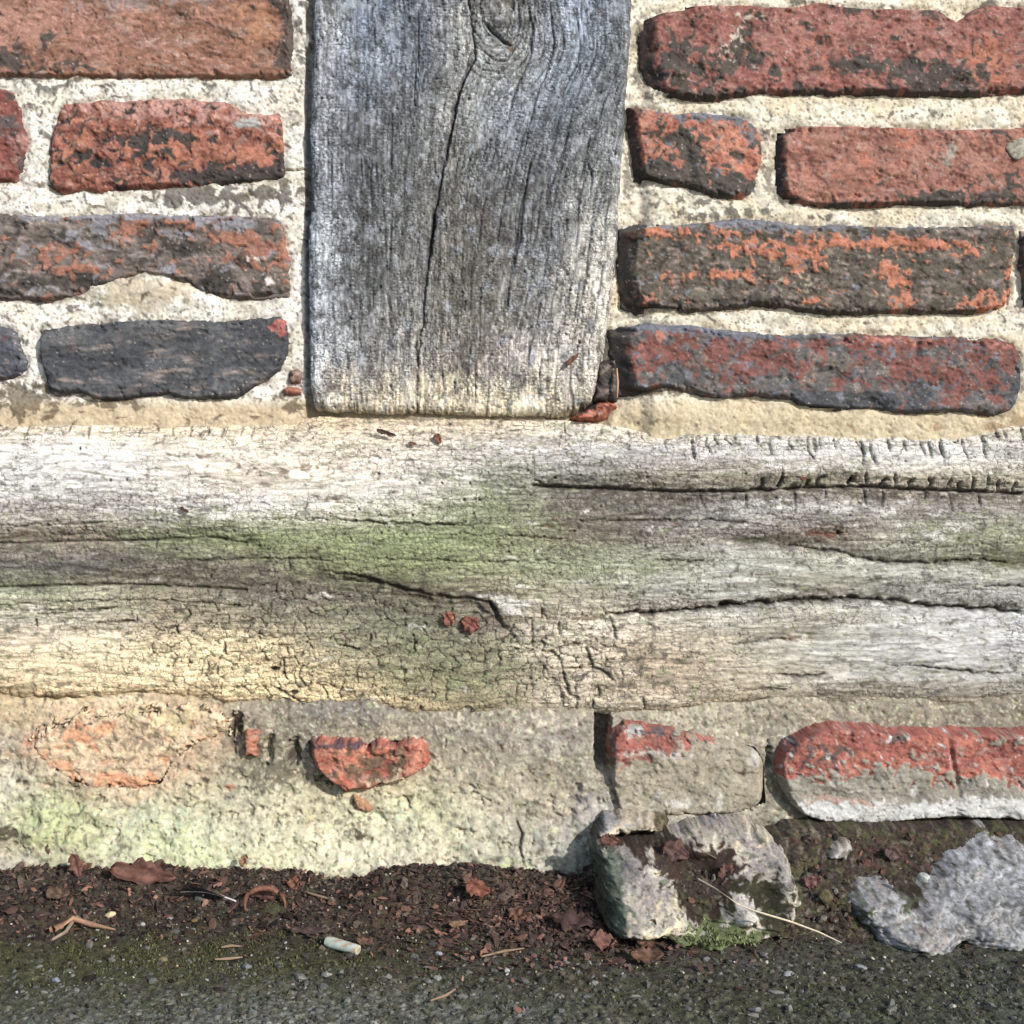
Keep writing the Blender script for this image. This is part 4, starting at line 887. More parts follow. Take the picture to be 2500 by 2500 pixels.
C = colmap(U + 34 * fbm(U / 60, V / 50, 4, 410), V + 24 * fbm(U / 60, V / 50, 4, 411), [0, 150, 300, 450, 600, 750, 900, 1050, 1200, 1350, 1460, 1700, 1900, 2200, 2500], [1740, 1800, 1860, 1920, 1980, 2040, 2100, 2150],
  [[(195,170,125),(222,192,146),(228,198,156),(198,172,132),(158,146,122),(138,130,118),(138,130,120),(158,146,126),(158,146,124),(168,156,136),(158,148,128),(182,170,146),(168,156,134),(150,140,120),(140,130,112)],
   [(172,156,130),(196,162,132),(206,172,136),(212,177,136),(148,132,106),(138,130,112),(158,142,116),(158,148,126),(152,142,126),(158,150,136),(158,148,132),(172,162,140),(150,140,120),(140,130,112),(140,130,112)],
   [(156,146,116),(196,172,136),(212,172,132),(202,172,132),(152,142,112),(134,128,106),(168,148,118),(172,157,132),(162,150,128),(157,147,126),(156,146,126),(160,150,130),(130,122,104),(130,122,104),(130,122,104)],
   [(205,200,170),(172,162,126),(212,172,132),(198,178,138),(172,167,132),(178,168,132),(193,178,138),(188,180,142),(178,166,138),(168,156,130),(158,150,132),(160,150,130),(120,112,90),(110,102,80),(100,92,72)],
   [(188,188,152),(184,190,126),(193,190,152),(193,193,152),(208,198,162),(204,194,152),(204,199,157),(198,193,147),(184,174,148),(174,160,136),(180,172,162),(182,174,158),(150,142,122),(110,102,82),(104,96,78)],
   [(150,135,110),(184,190,120),(193,193,152),(204,210,162),(204,199,162),(209,204,162),(214,207,167),(209,201,162),(184,179,148),(168,163,148),(174,168,154),(160,150,130),(96,86,66),(78,70,52),(78,70,52)],
   [(199,189,172),(173,168,136),(188,188,147),(209,215,156),(209,204,156),(219,214,167),(214,207,172),(204,194,162),(188,184,157),(178,173,152),(150,145,130),(90,82,62),(60,52,40),(60,52,40),(60,52,40)],
   [(110,100,80),(110,104,80),(130,128,98),(150,152,110),(150,146,110),(150,146,112),(150,144,116),(140,132,110),(130,126,106),(110,106,92),(90,86,74),(60,52,40),(56,48,38),(56,48,38),(56,48,38)]])
C = C * np.exp(.02 + .36 * fbm(U / 36, V / 28, 5, 412, .65) + .22 * fbm(U / 9, V / 8, 3, 413) + .17 * flk(U + 8 * fbm(U / 20, V / 20, 2, 431), V, 12, 8, 432))[..., None]
C, m = layer(C, U, V, (232, 172, 130), -1.05, [(230, 1830, 210, 90, 1.05), (420, 1790, 100, 50, .8)], 16, .8, .35, 433, 1.4, .6)
C, m = layer(C, U, V, (196, 206, 138), -.95, [(110, 2010, 70, 40, 1.0), (480, 2070, 140, 50, .6), (500, 2140, 90, 22, .8), (1250, 2100, 50, 22, .8), (350, 2030, 90, 40, .35), (900, 1985, 100, 26, .3)], 9, 1.1, .18, 414, 1.2, .75)
C, m = layer(C, U, V, (200, 222, 186), -.9, [(400, 2010, 110, 40, .5), (970, 1990, 60, 30, .6), (1180, 2020, 70, 30, .4), (560, 2090, 70, 26, .6)], 9, 1.0, .2, 415, 1.2, .6)
C, m = layer(C, U, V, (110, 100, 82), -.62, [(620, 1860, 50, 60, .5), (730, 1760, 120, 30, .3), (870, 2030, 40, 60, .35), (660, 1900, 40, 40, .4), (30, 1850, 50, 40, .3), (560, 2110, 60, 20, .4), (300, 2060, 40, 26, .35), (700, 1880, 50, 50, .5)], 10, .95, .12, 416, 1.0, .75)
P = P - .0008 * m
C, m = layer(C, U, V, (228, 214, 184), -.75, [(620, 2000, 120, 60, .3), (780, 2080, 120, 40, .35), (960, 2060, 140, 60, .3), (1100, 1760, 60, 16, .5), (1330, 1770, 60, 30, .4), (10, 1890, 16, 50, 1.2)], 9, .9, .2, 417, 1.2, .8)
C, m = layer(C, U, V, (206, 128, 92), -1.0, [(470, 1770, 60, 40, .6), (160, 1850, 90, 40, .5), (70, 1812, 16, 26, .9), (560, 1922, 16, 12, .9), (65, 1918, 14, 8, 1.2)], 12, .8, .2, 418, 1, .75)
C, m = layer(C, U, V, (72, 60, 44), -.55, [(20, 2030, 60, 24, 1.2), (580, 1770, 16, 50, .8), (55, 1908, 16, 8, 1.3), (1475, 1800, 20, 60, 1.2), (2200, 2030, 500, 50, 1.0), (2000, 2040, 120, 40, .6), (460, 2150, 500, 12, .4)], 14, .9, .15, 419, 1.2, .9) if False else (C, None)
C, m = layer(C, U, V, (74, 62, 46), -1.05, [(20, 2030, 60, 24, 1.3), (574, 1775, 18, 44, 1.1), (715, 1840, 22, 44, 1.0), (795, 1915, 34, 18, 1.1, 25), (55, 1908, 18, 9, 1.4), (500, 1905, 14, 10, 1.2), (880, 2030, 14, 22, 1.1), (900, 1870, 5, 5, .5)], 13, .7, .12, 420, 1, .9)
C, m = layer(C, U, V, (150, 148, 150), -1.0, [(1120, 1785, 30, 12, .6), (1360, 1800, 50, 12, 1.1), (1420, 1950, 50, 40, .8), (870, 1745, 90, 14, .6)], 12, .8, .2, 421, 1.4, .7)
f1, f2, idv = worley(U / 8, V / 8, 422)
gr = ss(.5, .2, f1)
C = mix(C, (110, 98, 78), gr * (idv < .14) * .6); C = mix(C, (242, 232, 205), gr * (idv > .92) * .4)
P = P + .0003 * gr * (idv > .7) - .0005 * gr * (idv < .2)
sh.P = P.astype(np.float32)
for i, (pts, w_) in enumerate([([(1262, 2000), (1275, 2030), (1268, 2060), (1280, 2100)], 3.4), ([(985, 1945), (1000, 1965)], 3), ([(560, 1740), (556, 1790), (572, 1850)], 5), ([(1090, 1800), (1085, 1830)], 2.2)]):
    sh.crack(pts, w_, .003, .8, 4, seed=440 + i)
C = mix(C, (60, 52, 42), sh.k)
sh.build('mortar', C, M_MORTAR, plinth, mask=(cover < 10), p0=.018)
PLM = sh

# ---------------- ledge of soil and the rubble stones at the right foot
def pb_row(v): return np.interp(v, [1940, 1990, 2050, 2130, 2200, 2320, 2420], [.020, .030, .048, .072, .098, .124, .135])

ledge = Sheet(1440, 3100, 1985, 2400)
U, V = ledge.U, ledge.V
pbr = pb_row(ledge.vs)
P = pb_row(V) + .003 + .006 * fbm(U / 90, V / 60, 4, 501) + .0022 * fbm(U / 24, V / 20, 4, 502) + .0014 * fbm(U / 8, V / 7, 3, 503) - .07 * ss(1530, 1450, U) - .006 * ss(2200, 2300, V) - .05 * ss(2052, 2022, V + 10 * fbm(U / 40, V / 30, 3, 509)) * ss(1935, 1880, U) - .03 * ss(2022, 2004, V + 8 * fbm(U / 40, V / 30, 3, 510))
ledge.P = P.astype(np.float32)
C = np.empty(U.shape + (3,), np.float32); C[:] = lin((66, 56, 46))
C = C * np.exp(.7 * fbm(U / 20, V / 16, 5, 504, .65) + .35 * flk(U, V, 9, 7, 508))[..., None]
C, m = layer(C, U, V, (84, 84, 44), -.5, [(2000, 2110, 60, 60, .4), (1960, 2150, 30, 60, .6), (2250, 2030, 300, 20, .4), (2130, 2240, 60, 40, .5)], 16, .9, .2, 505)
C, m = layer(C, U, V, (118, 108, 86), -.6, [(1940, 2010, 60, 40, .5), (1960, 2200, 40, 60, .3)], 10, .9, .2, 506)
C, m = layer(C, U, V, (96, 64, 52), -.7, [(2150, 2080, 120, 40, .5)], 12, .9, .2, 507)
ledge_o = ledge.build('soil', C, M_SOIL, None, pb=pbr)
tag(ledge_o, kind='structure')

def stone(pts, base, layers, prot, rnd, seed, lumps=(), rough=1.0, fine=S):
    Pp = np.asarray(pts, float)
    u0, v0 = Pp.min(0) - 20; u1, v1 = Pp.max(0) + 20
    s = Sheet(u0, u1, v0, v1, fine)
    U, V = s.U, s.V
    sd = sdf_poly(U + 20 * fbm(U / 55, V / 55, 5, seed, .62), V + 20 * fbm(U / 55, V / 55, 5, seed + 1, .62), pts)
    t = np.clip(sd / rnd, 0, 1)
    q = np.sqrt(np.clip(1 - (1 - t) ** 2, 0, 1))
    rel = .0070 * fbm(U / 120, V / 100, 3, seed + 2, .5) + .0024 * (np.round(fbm(U / 60, V / 50, 3, seed + 3, .5) * 5) / 5 * .6 + .4 * fbm(U / 42, V / 36, 3, seed + 3, .5)) + .0004 * fbm(U / 13, V / 12, 3, seed + 4) * rough
    w1, w2, wi = worley(U / 17 + .5 * pn(U / 20, V / 20, seed + 11), V / 15, seed + 5)
    pit = ss(.34, .14, w1) * (wi > .8)
    rel = rel - .0006 * pit
    for b in lumps: rel = rel + b[4] * blob(U, V, b[0], b[1], b[2], b[3], b[5] if len(b) > 5 else 0)
    C = np.empty(U.shape + (3,), np.float32); C[:] = lin(base)
    C = C * np.exp(.34 * fbm(U / 50, V / 44, 4, seed + 6) + .34 * fbm(U / 14, V / 12, 4, seed + 7, .65) + .06 * flk(U + 6 * fbm(U / 20, V / 20, 2, seed + 8), V, 11, 9, seed + 10))[..., None]
    for i, L in enumerate(layers):
        L = dict(L); L.setdefault('s', seed * 3 + 31 * i + 3)
        C, m = layer(C, U, V, L.pop('c'), L.pop('b0', -.6), L.pop('blobs', ()), **L)
    C = mix(C, (78, 72, 60), np.clip(.55 * pit, 0, .8))
    C, m = layer(C, U, V, (82, 78, 54), -.85, [], 12, 1.0, .15, seed + 14, 1.2, .8)
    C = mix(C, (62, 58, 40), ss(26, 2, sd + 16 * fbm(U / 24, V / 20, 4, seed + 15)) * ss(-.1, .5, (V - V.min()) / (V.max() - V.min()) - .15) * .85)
    s.P = (pb_row(V) - .016 + prot * q + rel * np.clip(sd / 36, 0, 1)).astype(np.float32)
    s.P = np.where(sd < 0, pb_row(V) - .018 - .0016 * np.clip(-sd, 0, 40), s.P)
    return s.build('stone', C, M_STONE, plinth, mask=sd > -12, pb=pb_row(s.vs))

SOILC = (72, 56, 46)
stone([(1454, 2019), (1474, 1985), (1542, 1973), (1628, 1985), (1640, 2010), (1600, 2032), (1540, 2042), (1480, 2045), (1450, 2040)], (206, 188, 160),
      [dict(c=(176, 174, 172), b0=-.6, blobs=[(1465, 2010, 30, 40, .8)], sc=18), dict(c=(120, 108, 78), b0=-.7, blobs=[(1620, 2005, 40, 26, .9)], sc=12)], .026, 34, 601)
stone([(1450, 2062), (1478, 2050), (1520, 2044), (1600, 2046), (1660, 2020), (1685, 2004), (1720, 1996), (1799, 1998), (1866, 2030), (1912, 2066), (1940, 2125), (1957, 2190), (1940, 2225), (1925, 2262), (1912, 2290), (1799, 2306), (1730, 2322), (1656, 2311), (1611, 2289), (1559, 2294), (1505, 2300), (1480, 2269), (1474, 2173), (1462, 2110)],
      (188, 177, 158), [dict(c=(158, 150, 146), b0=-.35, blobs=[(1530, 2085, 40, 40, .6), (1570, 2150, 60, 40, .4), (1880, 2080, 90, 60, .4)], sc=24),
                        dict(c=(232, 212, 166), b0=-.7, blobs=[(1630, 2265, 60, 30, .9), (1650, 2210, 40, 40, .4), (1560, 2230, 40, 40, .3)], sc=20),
                        dict(c=(112, 122, 104), b0=-.6, blobs=[(1485, 2190, 24, 100, 1.2), (1510, 2250, 26, 50, .7), (1480, 2110, 24, 50, 1.1)], sc=14),  # left face dark green-grey: its shade is put into the colour
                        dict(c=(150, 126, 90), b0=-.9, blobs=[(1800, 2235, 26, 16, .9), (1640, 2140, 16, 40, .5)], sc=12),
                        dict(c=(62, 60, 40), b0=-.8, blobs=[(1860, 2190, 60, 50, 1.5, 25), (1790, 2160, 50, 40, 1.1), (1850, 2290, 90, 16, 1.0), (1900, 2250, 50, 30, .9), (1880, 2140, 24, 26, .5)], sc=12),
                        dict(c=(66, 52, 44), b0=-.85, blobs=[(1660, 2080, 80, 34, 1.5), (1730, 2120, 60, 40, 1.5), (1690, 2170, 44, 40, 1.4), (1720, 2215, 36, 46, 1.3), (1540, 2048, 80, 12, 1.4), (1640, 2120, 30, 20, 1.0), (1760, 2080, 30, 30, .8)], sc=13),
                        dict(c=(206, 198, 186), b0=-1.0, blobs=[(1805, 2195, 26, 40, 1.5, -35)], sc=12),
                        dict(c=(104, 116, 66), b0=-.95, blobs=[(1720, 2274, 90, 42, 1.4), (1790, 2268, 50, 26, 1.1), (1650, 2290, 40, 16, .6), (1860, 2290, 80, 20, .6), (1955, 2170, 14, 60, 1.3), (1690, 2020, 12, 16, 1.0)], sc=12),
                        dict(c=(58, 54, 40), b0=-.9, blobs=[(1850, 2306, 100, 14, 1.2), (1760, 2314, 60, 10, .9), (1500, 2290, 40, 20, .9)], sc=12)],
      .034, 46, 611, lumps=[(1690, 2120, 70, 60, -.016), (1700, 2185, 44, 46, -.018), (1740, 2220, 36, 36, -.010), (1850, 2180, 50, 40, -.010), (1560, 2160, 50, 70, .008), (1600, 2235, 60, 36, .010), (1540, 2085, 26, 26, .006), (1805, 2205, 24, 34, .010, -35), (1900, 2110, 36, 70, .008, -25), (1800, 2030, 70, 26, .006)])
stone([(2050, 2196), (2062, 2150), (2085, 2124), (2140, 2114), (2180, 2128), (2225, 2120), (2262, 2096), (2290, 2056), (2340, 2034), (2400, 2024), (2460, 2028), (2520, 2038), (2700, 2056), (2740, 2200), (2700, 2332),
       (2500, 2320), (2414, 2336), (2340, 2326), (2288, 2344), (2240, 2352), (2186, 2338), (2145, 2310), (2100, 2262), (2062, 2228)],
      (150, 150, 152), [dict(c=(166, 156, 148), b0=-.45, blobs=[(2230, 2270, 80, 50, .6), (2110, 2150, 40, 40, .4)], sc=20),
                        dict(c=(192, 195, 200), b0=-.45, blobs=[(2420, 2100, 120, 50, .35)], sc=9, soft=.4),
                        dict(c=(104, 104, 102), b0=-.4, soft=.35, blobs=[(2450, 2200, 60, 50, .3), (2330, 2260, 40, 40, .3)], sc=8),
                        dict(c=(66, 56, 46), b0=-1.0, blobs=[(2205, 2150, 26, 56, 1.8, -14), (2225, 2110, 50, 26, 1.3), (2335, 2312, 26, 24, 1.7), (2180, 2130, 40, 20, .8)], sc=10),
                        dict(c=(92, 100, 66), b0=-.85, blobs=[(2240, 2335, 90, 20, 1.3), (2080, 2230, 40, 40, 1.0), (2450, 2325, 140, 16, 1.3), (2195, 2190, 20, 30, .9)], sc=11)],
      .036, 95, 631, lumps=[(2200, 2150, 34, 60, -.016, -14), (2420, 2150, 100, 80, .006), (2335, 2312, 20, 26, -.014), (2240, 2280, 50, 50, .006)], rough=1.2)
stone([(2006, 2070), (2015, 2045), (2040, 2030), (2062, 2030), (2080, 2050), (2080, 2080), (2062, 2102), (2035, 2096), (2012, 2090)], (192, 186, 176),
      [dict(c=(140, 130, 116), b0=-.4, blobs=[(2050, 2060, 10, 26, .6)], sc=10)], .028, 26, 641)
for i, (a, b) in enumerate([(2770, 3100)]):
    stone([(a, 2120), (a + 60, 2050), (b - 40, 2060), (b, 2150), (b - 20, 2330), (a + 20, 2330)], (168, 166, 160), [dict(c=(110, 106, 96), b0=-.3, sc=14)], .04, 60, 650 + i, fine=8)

# ================================================================== GROUND
def bank(x, y):
    """dirt swept up against the wall, only a little under the right-hand stones"""
    b = .0155 * ss(-.105, -.030, y) * (1 - .6 * ss(.05, .12, x)) * (1 + .42 * fbm(np.asarray(x, np.float32) / .07, np.asarray(y, np.float32) / .2, 3, 720))
    return b
def ground_h(x, y):
    x = np.asarray(x, np.float32); y = np.asarray(y, np.float32)
    near = ss(-.5, -.26, y) * ss(.6, .4, np.abs(x))
    h = bank(x, y) + .0020 * fbm(x / .05, y / .045, 4, 701) * (1 + .5 * ss(-.16, -.06, y)) + near * (.0012 * fbm(x / .010, y / .010, 4, 702) + .0006 * fbm(x / .003, y / .003, 3, 703))
    f1, f2, idv = worley(x / .0042, y / .0042, 704)
    tar = ss(-.135, -.20, y + .03 * fbm(x / .09, y / .05, 3, 705))
    h = h + near * tar * (.0011 * np.sqrt(np.clip(.55 - f1, 0, 1)) * (idv > .3))
    return h
gx = np.concatenate([[-9, -6, -4, -2.5, -1.6, -1.1, -.8], np.arange(-.6, -.345, .012), np.arange(-.345, .345, .00098), np.arange(.345, .6, .012), [.8, 1.1, 1.6, 2.5, 4, 6, 9]])
gy = np.concatenate([[-12, -8, -5, -3, -2, -1.4, -1.0, -.8, -.65], np.arange(-.5, -.26, .010), np.arange(-.26, -.02, .0010), np.arange(-.02, .1, .01)])
X, Y = [a.astype(np.float32) for a in np.meshgrid(gx, gy)]
Zg = ground_h(X, Y)
gcx = [-.28, -.2, -.1, 0, .06, .12, .2, .28]
gcy = [-.6, -.25, -.21, -.18, -.15, -.12, -.09, -.06, -.02]
gmap = [[(112,112,110)] * 8,
 [(80,80,72),(102,102,98),(104,104,100),(90,90,84),(72,72,58),(60,60,46),(64,66,54),(74,76,70)],
 [(60,60,44),(76,77,66),(90,90,82),(78,78,68),(66,64,50),(58,57,44),(60,60,48),(66,68,60)],
 [(58,57,36),(62,62,40),(70,68,52),(64,60,46),(60,56,42),(62,58,48),(58,56,44),(62,62,54)],
 [(70,68,36),(74,70,38),(66,60,38),(58,54,44),(60,54,44),(74,70,62),(68,66,56),(68,68,60)],
 [(66,58,40),(60,54,38),(58,52,38),(70,54,44),(74,56,46),(64,56,48),(68,66,58),(66,64,56)],
 [(60,50,40),(58,48,38),(66,50,40),(88,62,50),(88,60,50),(60,50,44),(64,58,52),(64,58,52)],
 [(62,52,42),(64,52,42),(56,47,40),(74,56,45),(84,58,48),(56,47,42),(56,48,42),(56,48,42)],
 [(76,62,50),(72,58,46),(64,54,44),(68,56,46),(66,54,44),(56,47,42),(56,48,42),(56,48,42)]]
C = colmap(X + .02 * fbm(X / .03, Y / .03, 3, 710), Y + .014 * fbm(X / .03, Y / .03, 3, 711), gcx, gcy, gmap)
C = C * np.exp(.34 + .45 * fbm(X / .012, Y / .010, 5, 712, .65) + .4 * fbm(X / .0032, Y / .006, 3, 713) + .38 * flk(X + .35 * Y + .002 * fbm(X / .006, Y / .006, 2, 715), Y, .0028, .0060, 716))[..., None]
f1, f2, idv = worley(X / .0042, Y / .0042, 704)
tar = ss(-.135, -.20, Y + .03 * fbm(X / .09, Y / .05, 3, 705))
st = ss(.55, .3, f1) * tar * (idv > .3)
C = C * (1 + st * (idv * 1.7 - .55))[..., None]
C, m = layer(C, X / K, Y / K, (74, 84, 34), -.35, [(-640, -440, 260, 60, .5), (-250, -440, 200, 50, .3), (300, -560, 300, 60, .3)], 18, .9, .3, 714, 1, .5)
n, m_ = X.shape
idx = np.arange(n * m_).reshape(n, m_)
F = np.stack([idx[:-1, :-1], idx[:-1, 1:], idx[1:, 1:], idx[1:, :-1]], -1).reshape(-1, 4)
ground = make_mesh('ground', np.stack([X, Y, Zg], -1).reshape(-1, 3), F, C.reshape(-1, 3), M_SOIL)
tag(ground, kind='structure')

# ================================================================== LOOSE MATERIAL (uncountable)
def ico():
    t = (1 + 5 ** .5) / 2
    v = np.array([(-1, t, 0), (1, t, 0), (-1, -t, 0), (1, -t, 0), (0, -1, t), (0, 1, t), (0, -1, -t), (0, 1, -t), (t, 0, -1), (t, 0, 1), (-t, 0, -1), (-t, 0, 1)], float)
    v /= np.linalg.norm(v[0])
    f = np.array([(0, 11, 5), (0, 5, 1), (0, 1, 7), (0, 7, 10), (0, 10, 11), (1, 5, 9), (5, 11, 4), (11, 10, 2), (10, 7, 6), (7, 1, 8), (3, 9, 4), (3, 4, 2), (3, 2, 6), (3, 6, 8), (3, 8, 9), (4, 9, 5), (2, 4, 11), (6, 2, 10), (8, 6, 7), (9, 8, 1)])
    return v, f
IV, IF = ico()
def rots(n, tilt):
    a = RNG.uniform(0, 2 * np.pi, n); b = RNG.normal(0, tilt, n); c = RNG.normal(0, tilt, n)
    R = np.empty((n, 3, 3))
    ca, sa, cb, sb, cc, sc = np.cos(a), np.sin(a), np.cos(b), np.sin(b), np.cos(c), np.sin(c)
    R[:, 0] = np.stack([ca * cb, ca * sb * sc - sa * cc, ca * sb * cc + sa * sc], 1)
    R[:, 1] = np.stack([sa * cb, sa * sb * sc + ca * cc, sa * sb * cc - ca * sc], 1)
    R[:, 2] = np.stack([-sb, cb * sc, cb * cc], 1)
    return R
def scatter(name, pos, size, flat, cols, mat, label, cat, tilt=.4, elong=(1, 1.6), smooth=False):
    n = len(pos)
    sc = np.stack([size * RNG.uniform(elong[0], elong[1], n), size * RNG.uniform(.7, 1.1, n), size * flat * RNG.uniform(.7, 1.3, n)], 1)
    v = IV[None] * (1 + RNG.uniform(-.28, .28, (n, 12, 1))) * sc[:, None, :]
    v = np.einsum('nij,nkj->nki', rots(n, tilt), v) + pos[:, None, :]
    f = (IF[None] + 12 * np.arange(n)[:, None, None]).reshape(-1, 3)
    c = np.repeat(cols[:, None, :], 12, 1) * RNG.uniform(.85, 1.15, (n, 12, 1))
    o = make_mesh(name, v.reshape(-1, 3), f, c.reshape(-1, 3), mat, smooth=smooth)
    return tag(o, label, cat, kind='stuff')
def pick(pal, n, wts=None):
    p = lin(np.array(pal, np.float32))
    return p[RNG.choice(len(pal), n, p=wts)] * RNG.uniform(.7, 1.25, (n, 1))
def on_ground(x, y, lift=0.0):
    return np.stack([x, y, ground_h(x, y) + lift], 1)

n = 8200                                               # dark crumbs of soil
x = RNG.uniform(-.36, .34, n); y = -.03 - np.abs(RNG.normal(0, .055, n))
sz = RNG.lognormal(math.log(.0009), .5, n).clip(.0004, .0034)
scatter('soil_crumbs', on_ground(x, y), sz, .75, pick([(58, 46, 38), (44, 36, 30), (76, 60, 48), (110, 92, 76), (40, 34, 32), (66, 52, 42)], n), M_SOIL, 'dark crumbs of soil lying along the foot of the wall', 'soil')
n = 15000                                              # grey asphalt chippings and grit
x = RNG.uniform(-.31, .31, n); y = RNG.uniform(-.27, -.05, n)
keep = RNG.uniform(0, 1, n) < np.interp(y, [-.27, -.18, -.14, -.05], [1, .8, .22, .08]) * np.interp(x, [-.3, -.2, 0, .1, .3], [.6, 1, 1, .55, .7]); x, y = x[keep], y[keep]; n = len(x)
sz = RNG.lognormal(math.log(.0009), .42, n).clip(.0004, .0028)
scatter('gravel', on_ground(x, y, -.0002), sz, .8, pick([(92, 94, 90), (78, 78, 72), (104, 106, 100), (70, 66, 54), (124, 122, 112), (92, 84, 66), (64, 62, 52), (76, 70, 52)], n), M_GRIT, 'small grey stone chippings set in the paving near the camera', 'gravel')
n = 260                                                # bright specks of sand
x = RNG.uniform(-.31, .31, n); y = RNG.uniform(-.2, -.04, n)
scatter('sand_grains', on_ground(x, y, .0006), RNG.uniform(.0004, .0009, n), .8, pick([(190, 182, 160), (200, 196, 188), (176, 154, 106), (160, 160, 164)], n), M_GRIT, 'pale sand grains speckled over the dark soil', 'sand')
# shredded leaf flakes
n = 4200
k_ = RNG.uniform(0, 1, n)
x = np.where(k_ < .5, RNG.normal(.03, .05, n), RNG.uniform(-.35, .12, n)); y = np.where(k_ < .5, RNG.normal(-.100, .032, n), RNG.normal(-.060, .026, n)).clip(-.215, -.034)
sz = RNG.lognormal(math.log(.0009), .55, n).clip(.0004, .0042)
scatter('leaf_litter', on_ground(x, y, .0012), sz, .16, pick([(104, 68, 54), (84, 56, 46), (124, 82, 62), (70, 50, 44), (150, 100, 74), (92, 74, 60)], n), M_LEAF, 'shredded brown leaf flakes over the soil beside the stones', 'leaf litter', tilt=.5, elong=(1, 2.2))
# litter on the stone ledge
n = 1100
u_ = RNG.uniform(1560, 2480, n); v_ = RNG.uniform(2040, 2250, n)
m1 = ((np.abs(u_ - 1700) < 90) & (v_ < 2220)) | ((u_ > 1960) & (v_ < 2170)) | ((u_ > 1960) & (u_ < 2080))
u_, v_ = u_[m1], v_[m1]; n = len(u_)
pz = pb_row(v_)
pos = np.stack([wx(u_, pz), -pz - .001, wz(v_, pz)], 1)
scatter('ledge_litter', pos, RNG.lognormal(math.log(.0012), .5, n).clip(.0005, .004), .5, pick([(70, 54, 44), (52, 42, 36), (104, 68, 54), (92, 84, 70), (126, 84, 62), (130, 124, 108)], n), M_SOIL, 'soil crumbs and leaf bits caught on the ledge between the stones', 'soil', tilt=1.2)

def moss_blades(name, pos, nrm, h, cols, label):
    n = len(pos)
    d = nrm + RNG.normal(0, .45, (n, 3)); d /= np.linalg.norm(d, axis=1)[:, None]
    t = np.cross(d, RNG.normal(0, 1, (n, 3))); t /= np.linalg.norm(t, axis=1)[:, None]
    b = np.cross(d, t); r = (h * .28)[:, None]
    v = np.stack([pos + t * r, pos - t * r * .5 + b * r * .87, pos - t * r * .5 - b * r * .87, pos + d * h[:, None]], 1)
    f = (np.array([(0, 1, 3), (1, 2, 3), (2, 0, 3), (0, 2, 1)])[None] + 4 * np.arange(n)[:, None, None]).reshape(-1, 3)
    c = np.repeat(cols[:, None, :], 4, 1)
    o = make_mesh(name, v.reshape(-1, 3), f, c.reshape(-1, 3), M_MOSS, smooth=False)
    return tag(o, label, 'moss', kind='stuff')
n = 14000
x = np.concatenate([RNG.normal(-.17, .08, n // 2), RNG.uniform(-.31, .31, n - n // 2)]); y = np.concatenate([RNG.normal(-.135, .022, n // 2), RNG.uniform(-.24, -.1, n - n // 2)])
k_ = fbm(x.astype(np.float32) / .02, y.astype(np.float32) / .015, 3, 801) > .0; x, y = x[k_], y[k_]; n = len(x)
moss_blades('moss', on_ground(x, y), np.tile((0, 0, 1.), (n, 1)), RNG.uniform(.0008, .0022, n), pick([(84, 86, 38), (66, 66, 34), (104, 108, 46), (62, 54, 34)], n), 'olive moss growing in the paving in front of the wall')

# ================================================================== SINGLE THINGS
def gpt(u, v, lift=0.0):
    """point of the ground seen at a layout position"""
    a, b = (u - 1250) * K, (1250 - v) * K
    z = 0.0
    for _ in range(12):
        t = (z - CAMZ) / b
        x_, y_ = a * t, t - D
        z = float(ground_h(np.array([x_]), np.array([y_]))[0])
    return Vector((x_, y_, z + lift))

def leaf(name, loc, L, W, rot, col, label, group=None, curl=.25, fold=.3, lobes=3, seed=0, ragged=.35, vein=True):
    """dead leaf: lobed blade with folded midrib, curled along its length, plus a vein ridge; lies in its local xy plane"""
    r = random.Random(seed)
    nu, nv = 15, 9
    V_, C_ = [], []
    c0 = lin(col) * .85
    L, W = L * .82, W * .82
    for i in range(nu):
        s = i / (nu - 1)
        half = math.sin(math.pi * min(1, s ** .8 * .97 + .03)) ** .7
        half *= 1 + .35 * math.cos(s * math.pi * 2 * lobes) * .5
        for j in range(nv):
            q = j / (nv - 1) * 2 - 1
            rag = 1 + ragged * r.uniform(-1, 1) * (abs(q) > .7)
            xx = (s - .5) * L
            yy = q * half * W / 2 * rag
            zz = fold * abs(q) ** 1.3 * half * W / 2 + curl * L * ((s - .5) * 2) ** 2 * .5 + r.uniform(-1, 1) * .03 * W + .11 * W * math.sin(s * 9 + q * 3 + seed) * math.cos(q * 4 - s * 5)
            V_.append((xx, yy, zz))
            k = r.uniform(.8, 1.15) * (.7 if abs(q) < .1 and vein else 1) * (1.1 - .25 * abs(q))
            C_.append(c0 * k * (.75 + .35 * math.sin(s * 7 + seed) * math.sin(q * 5 + s * 9 + seed)))
    F_ = [(i * nv + j, i * nv + j + 1, (i + 1) * nv + j + 1, (i + 1) * nv + j) for i in range(nu - 1) for j in range(nv - 1)]
    o = make_mesh(name, np.array(V_), np.array(F_), np.array(C_), M_LEAF)
    o.location = loc
    o.rotation_euler = [math.radians(a) for a in rot]
    md = o.modifiers.new('thickness', 'SOLIDIFY'); md.thickness = .00035
    return tag(o, label, 'leaf', group)

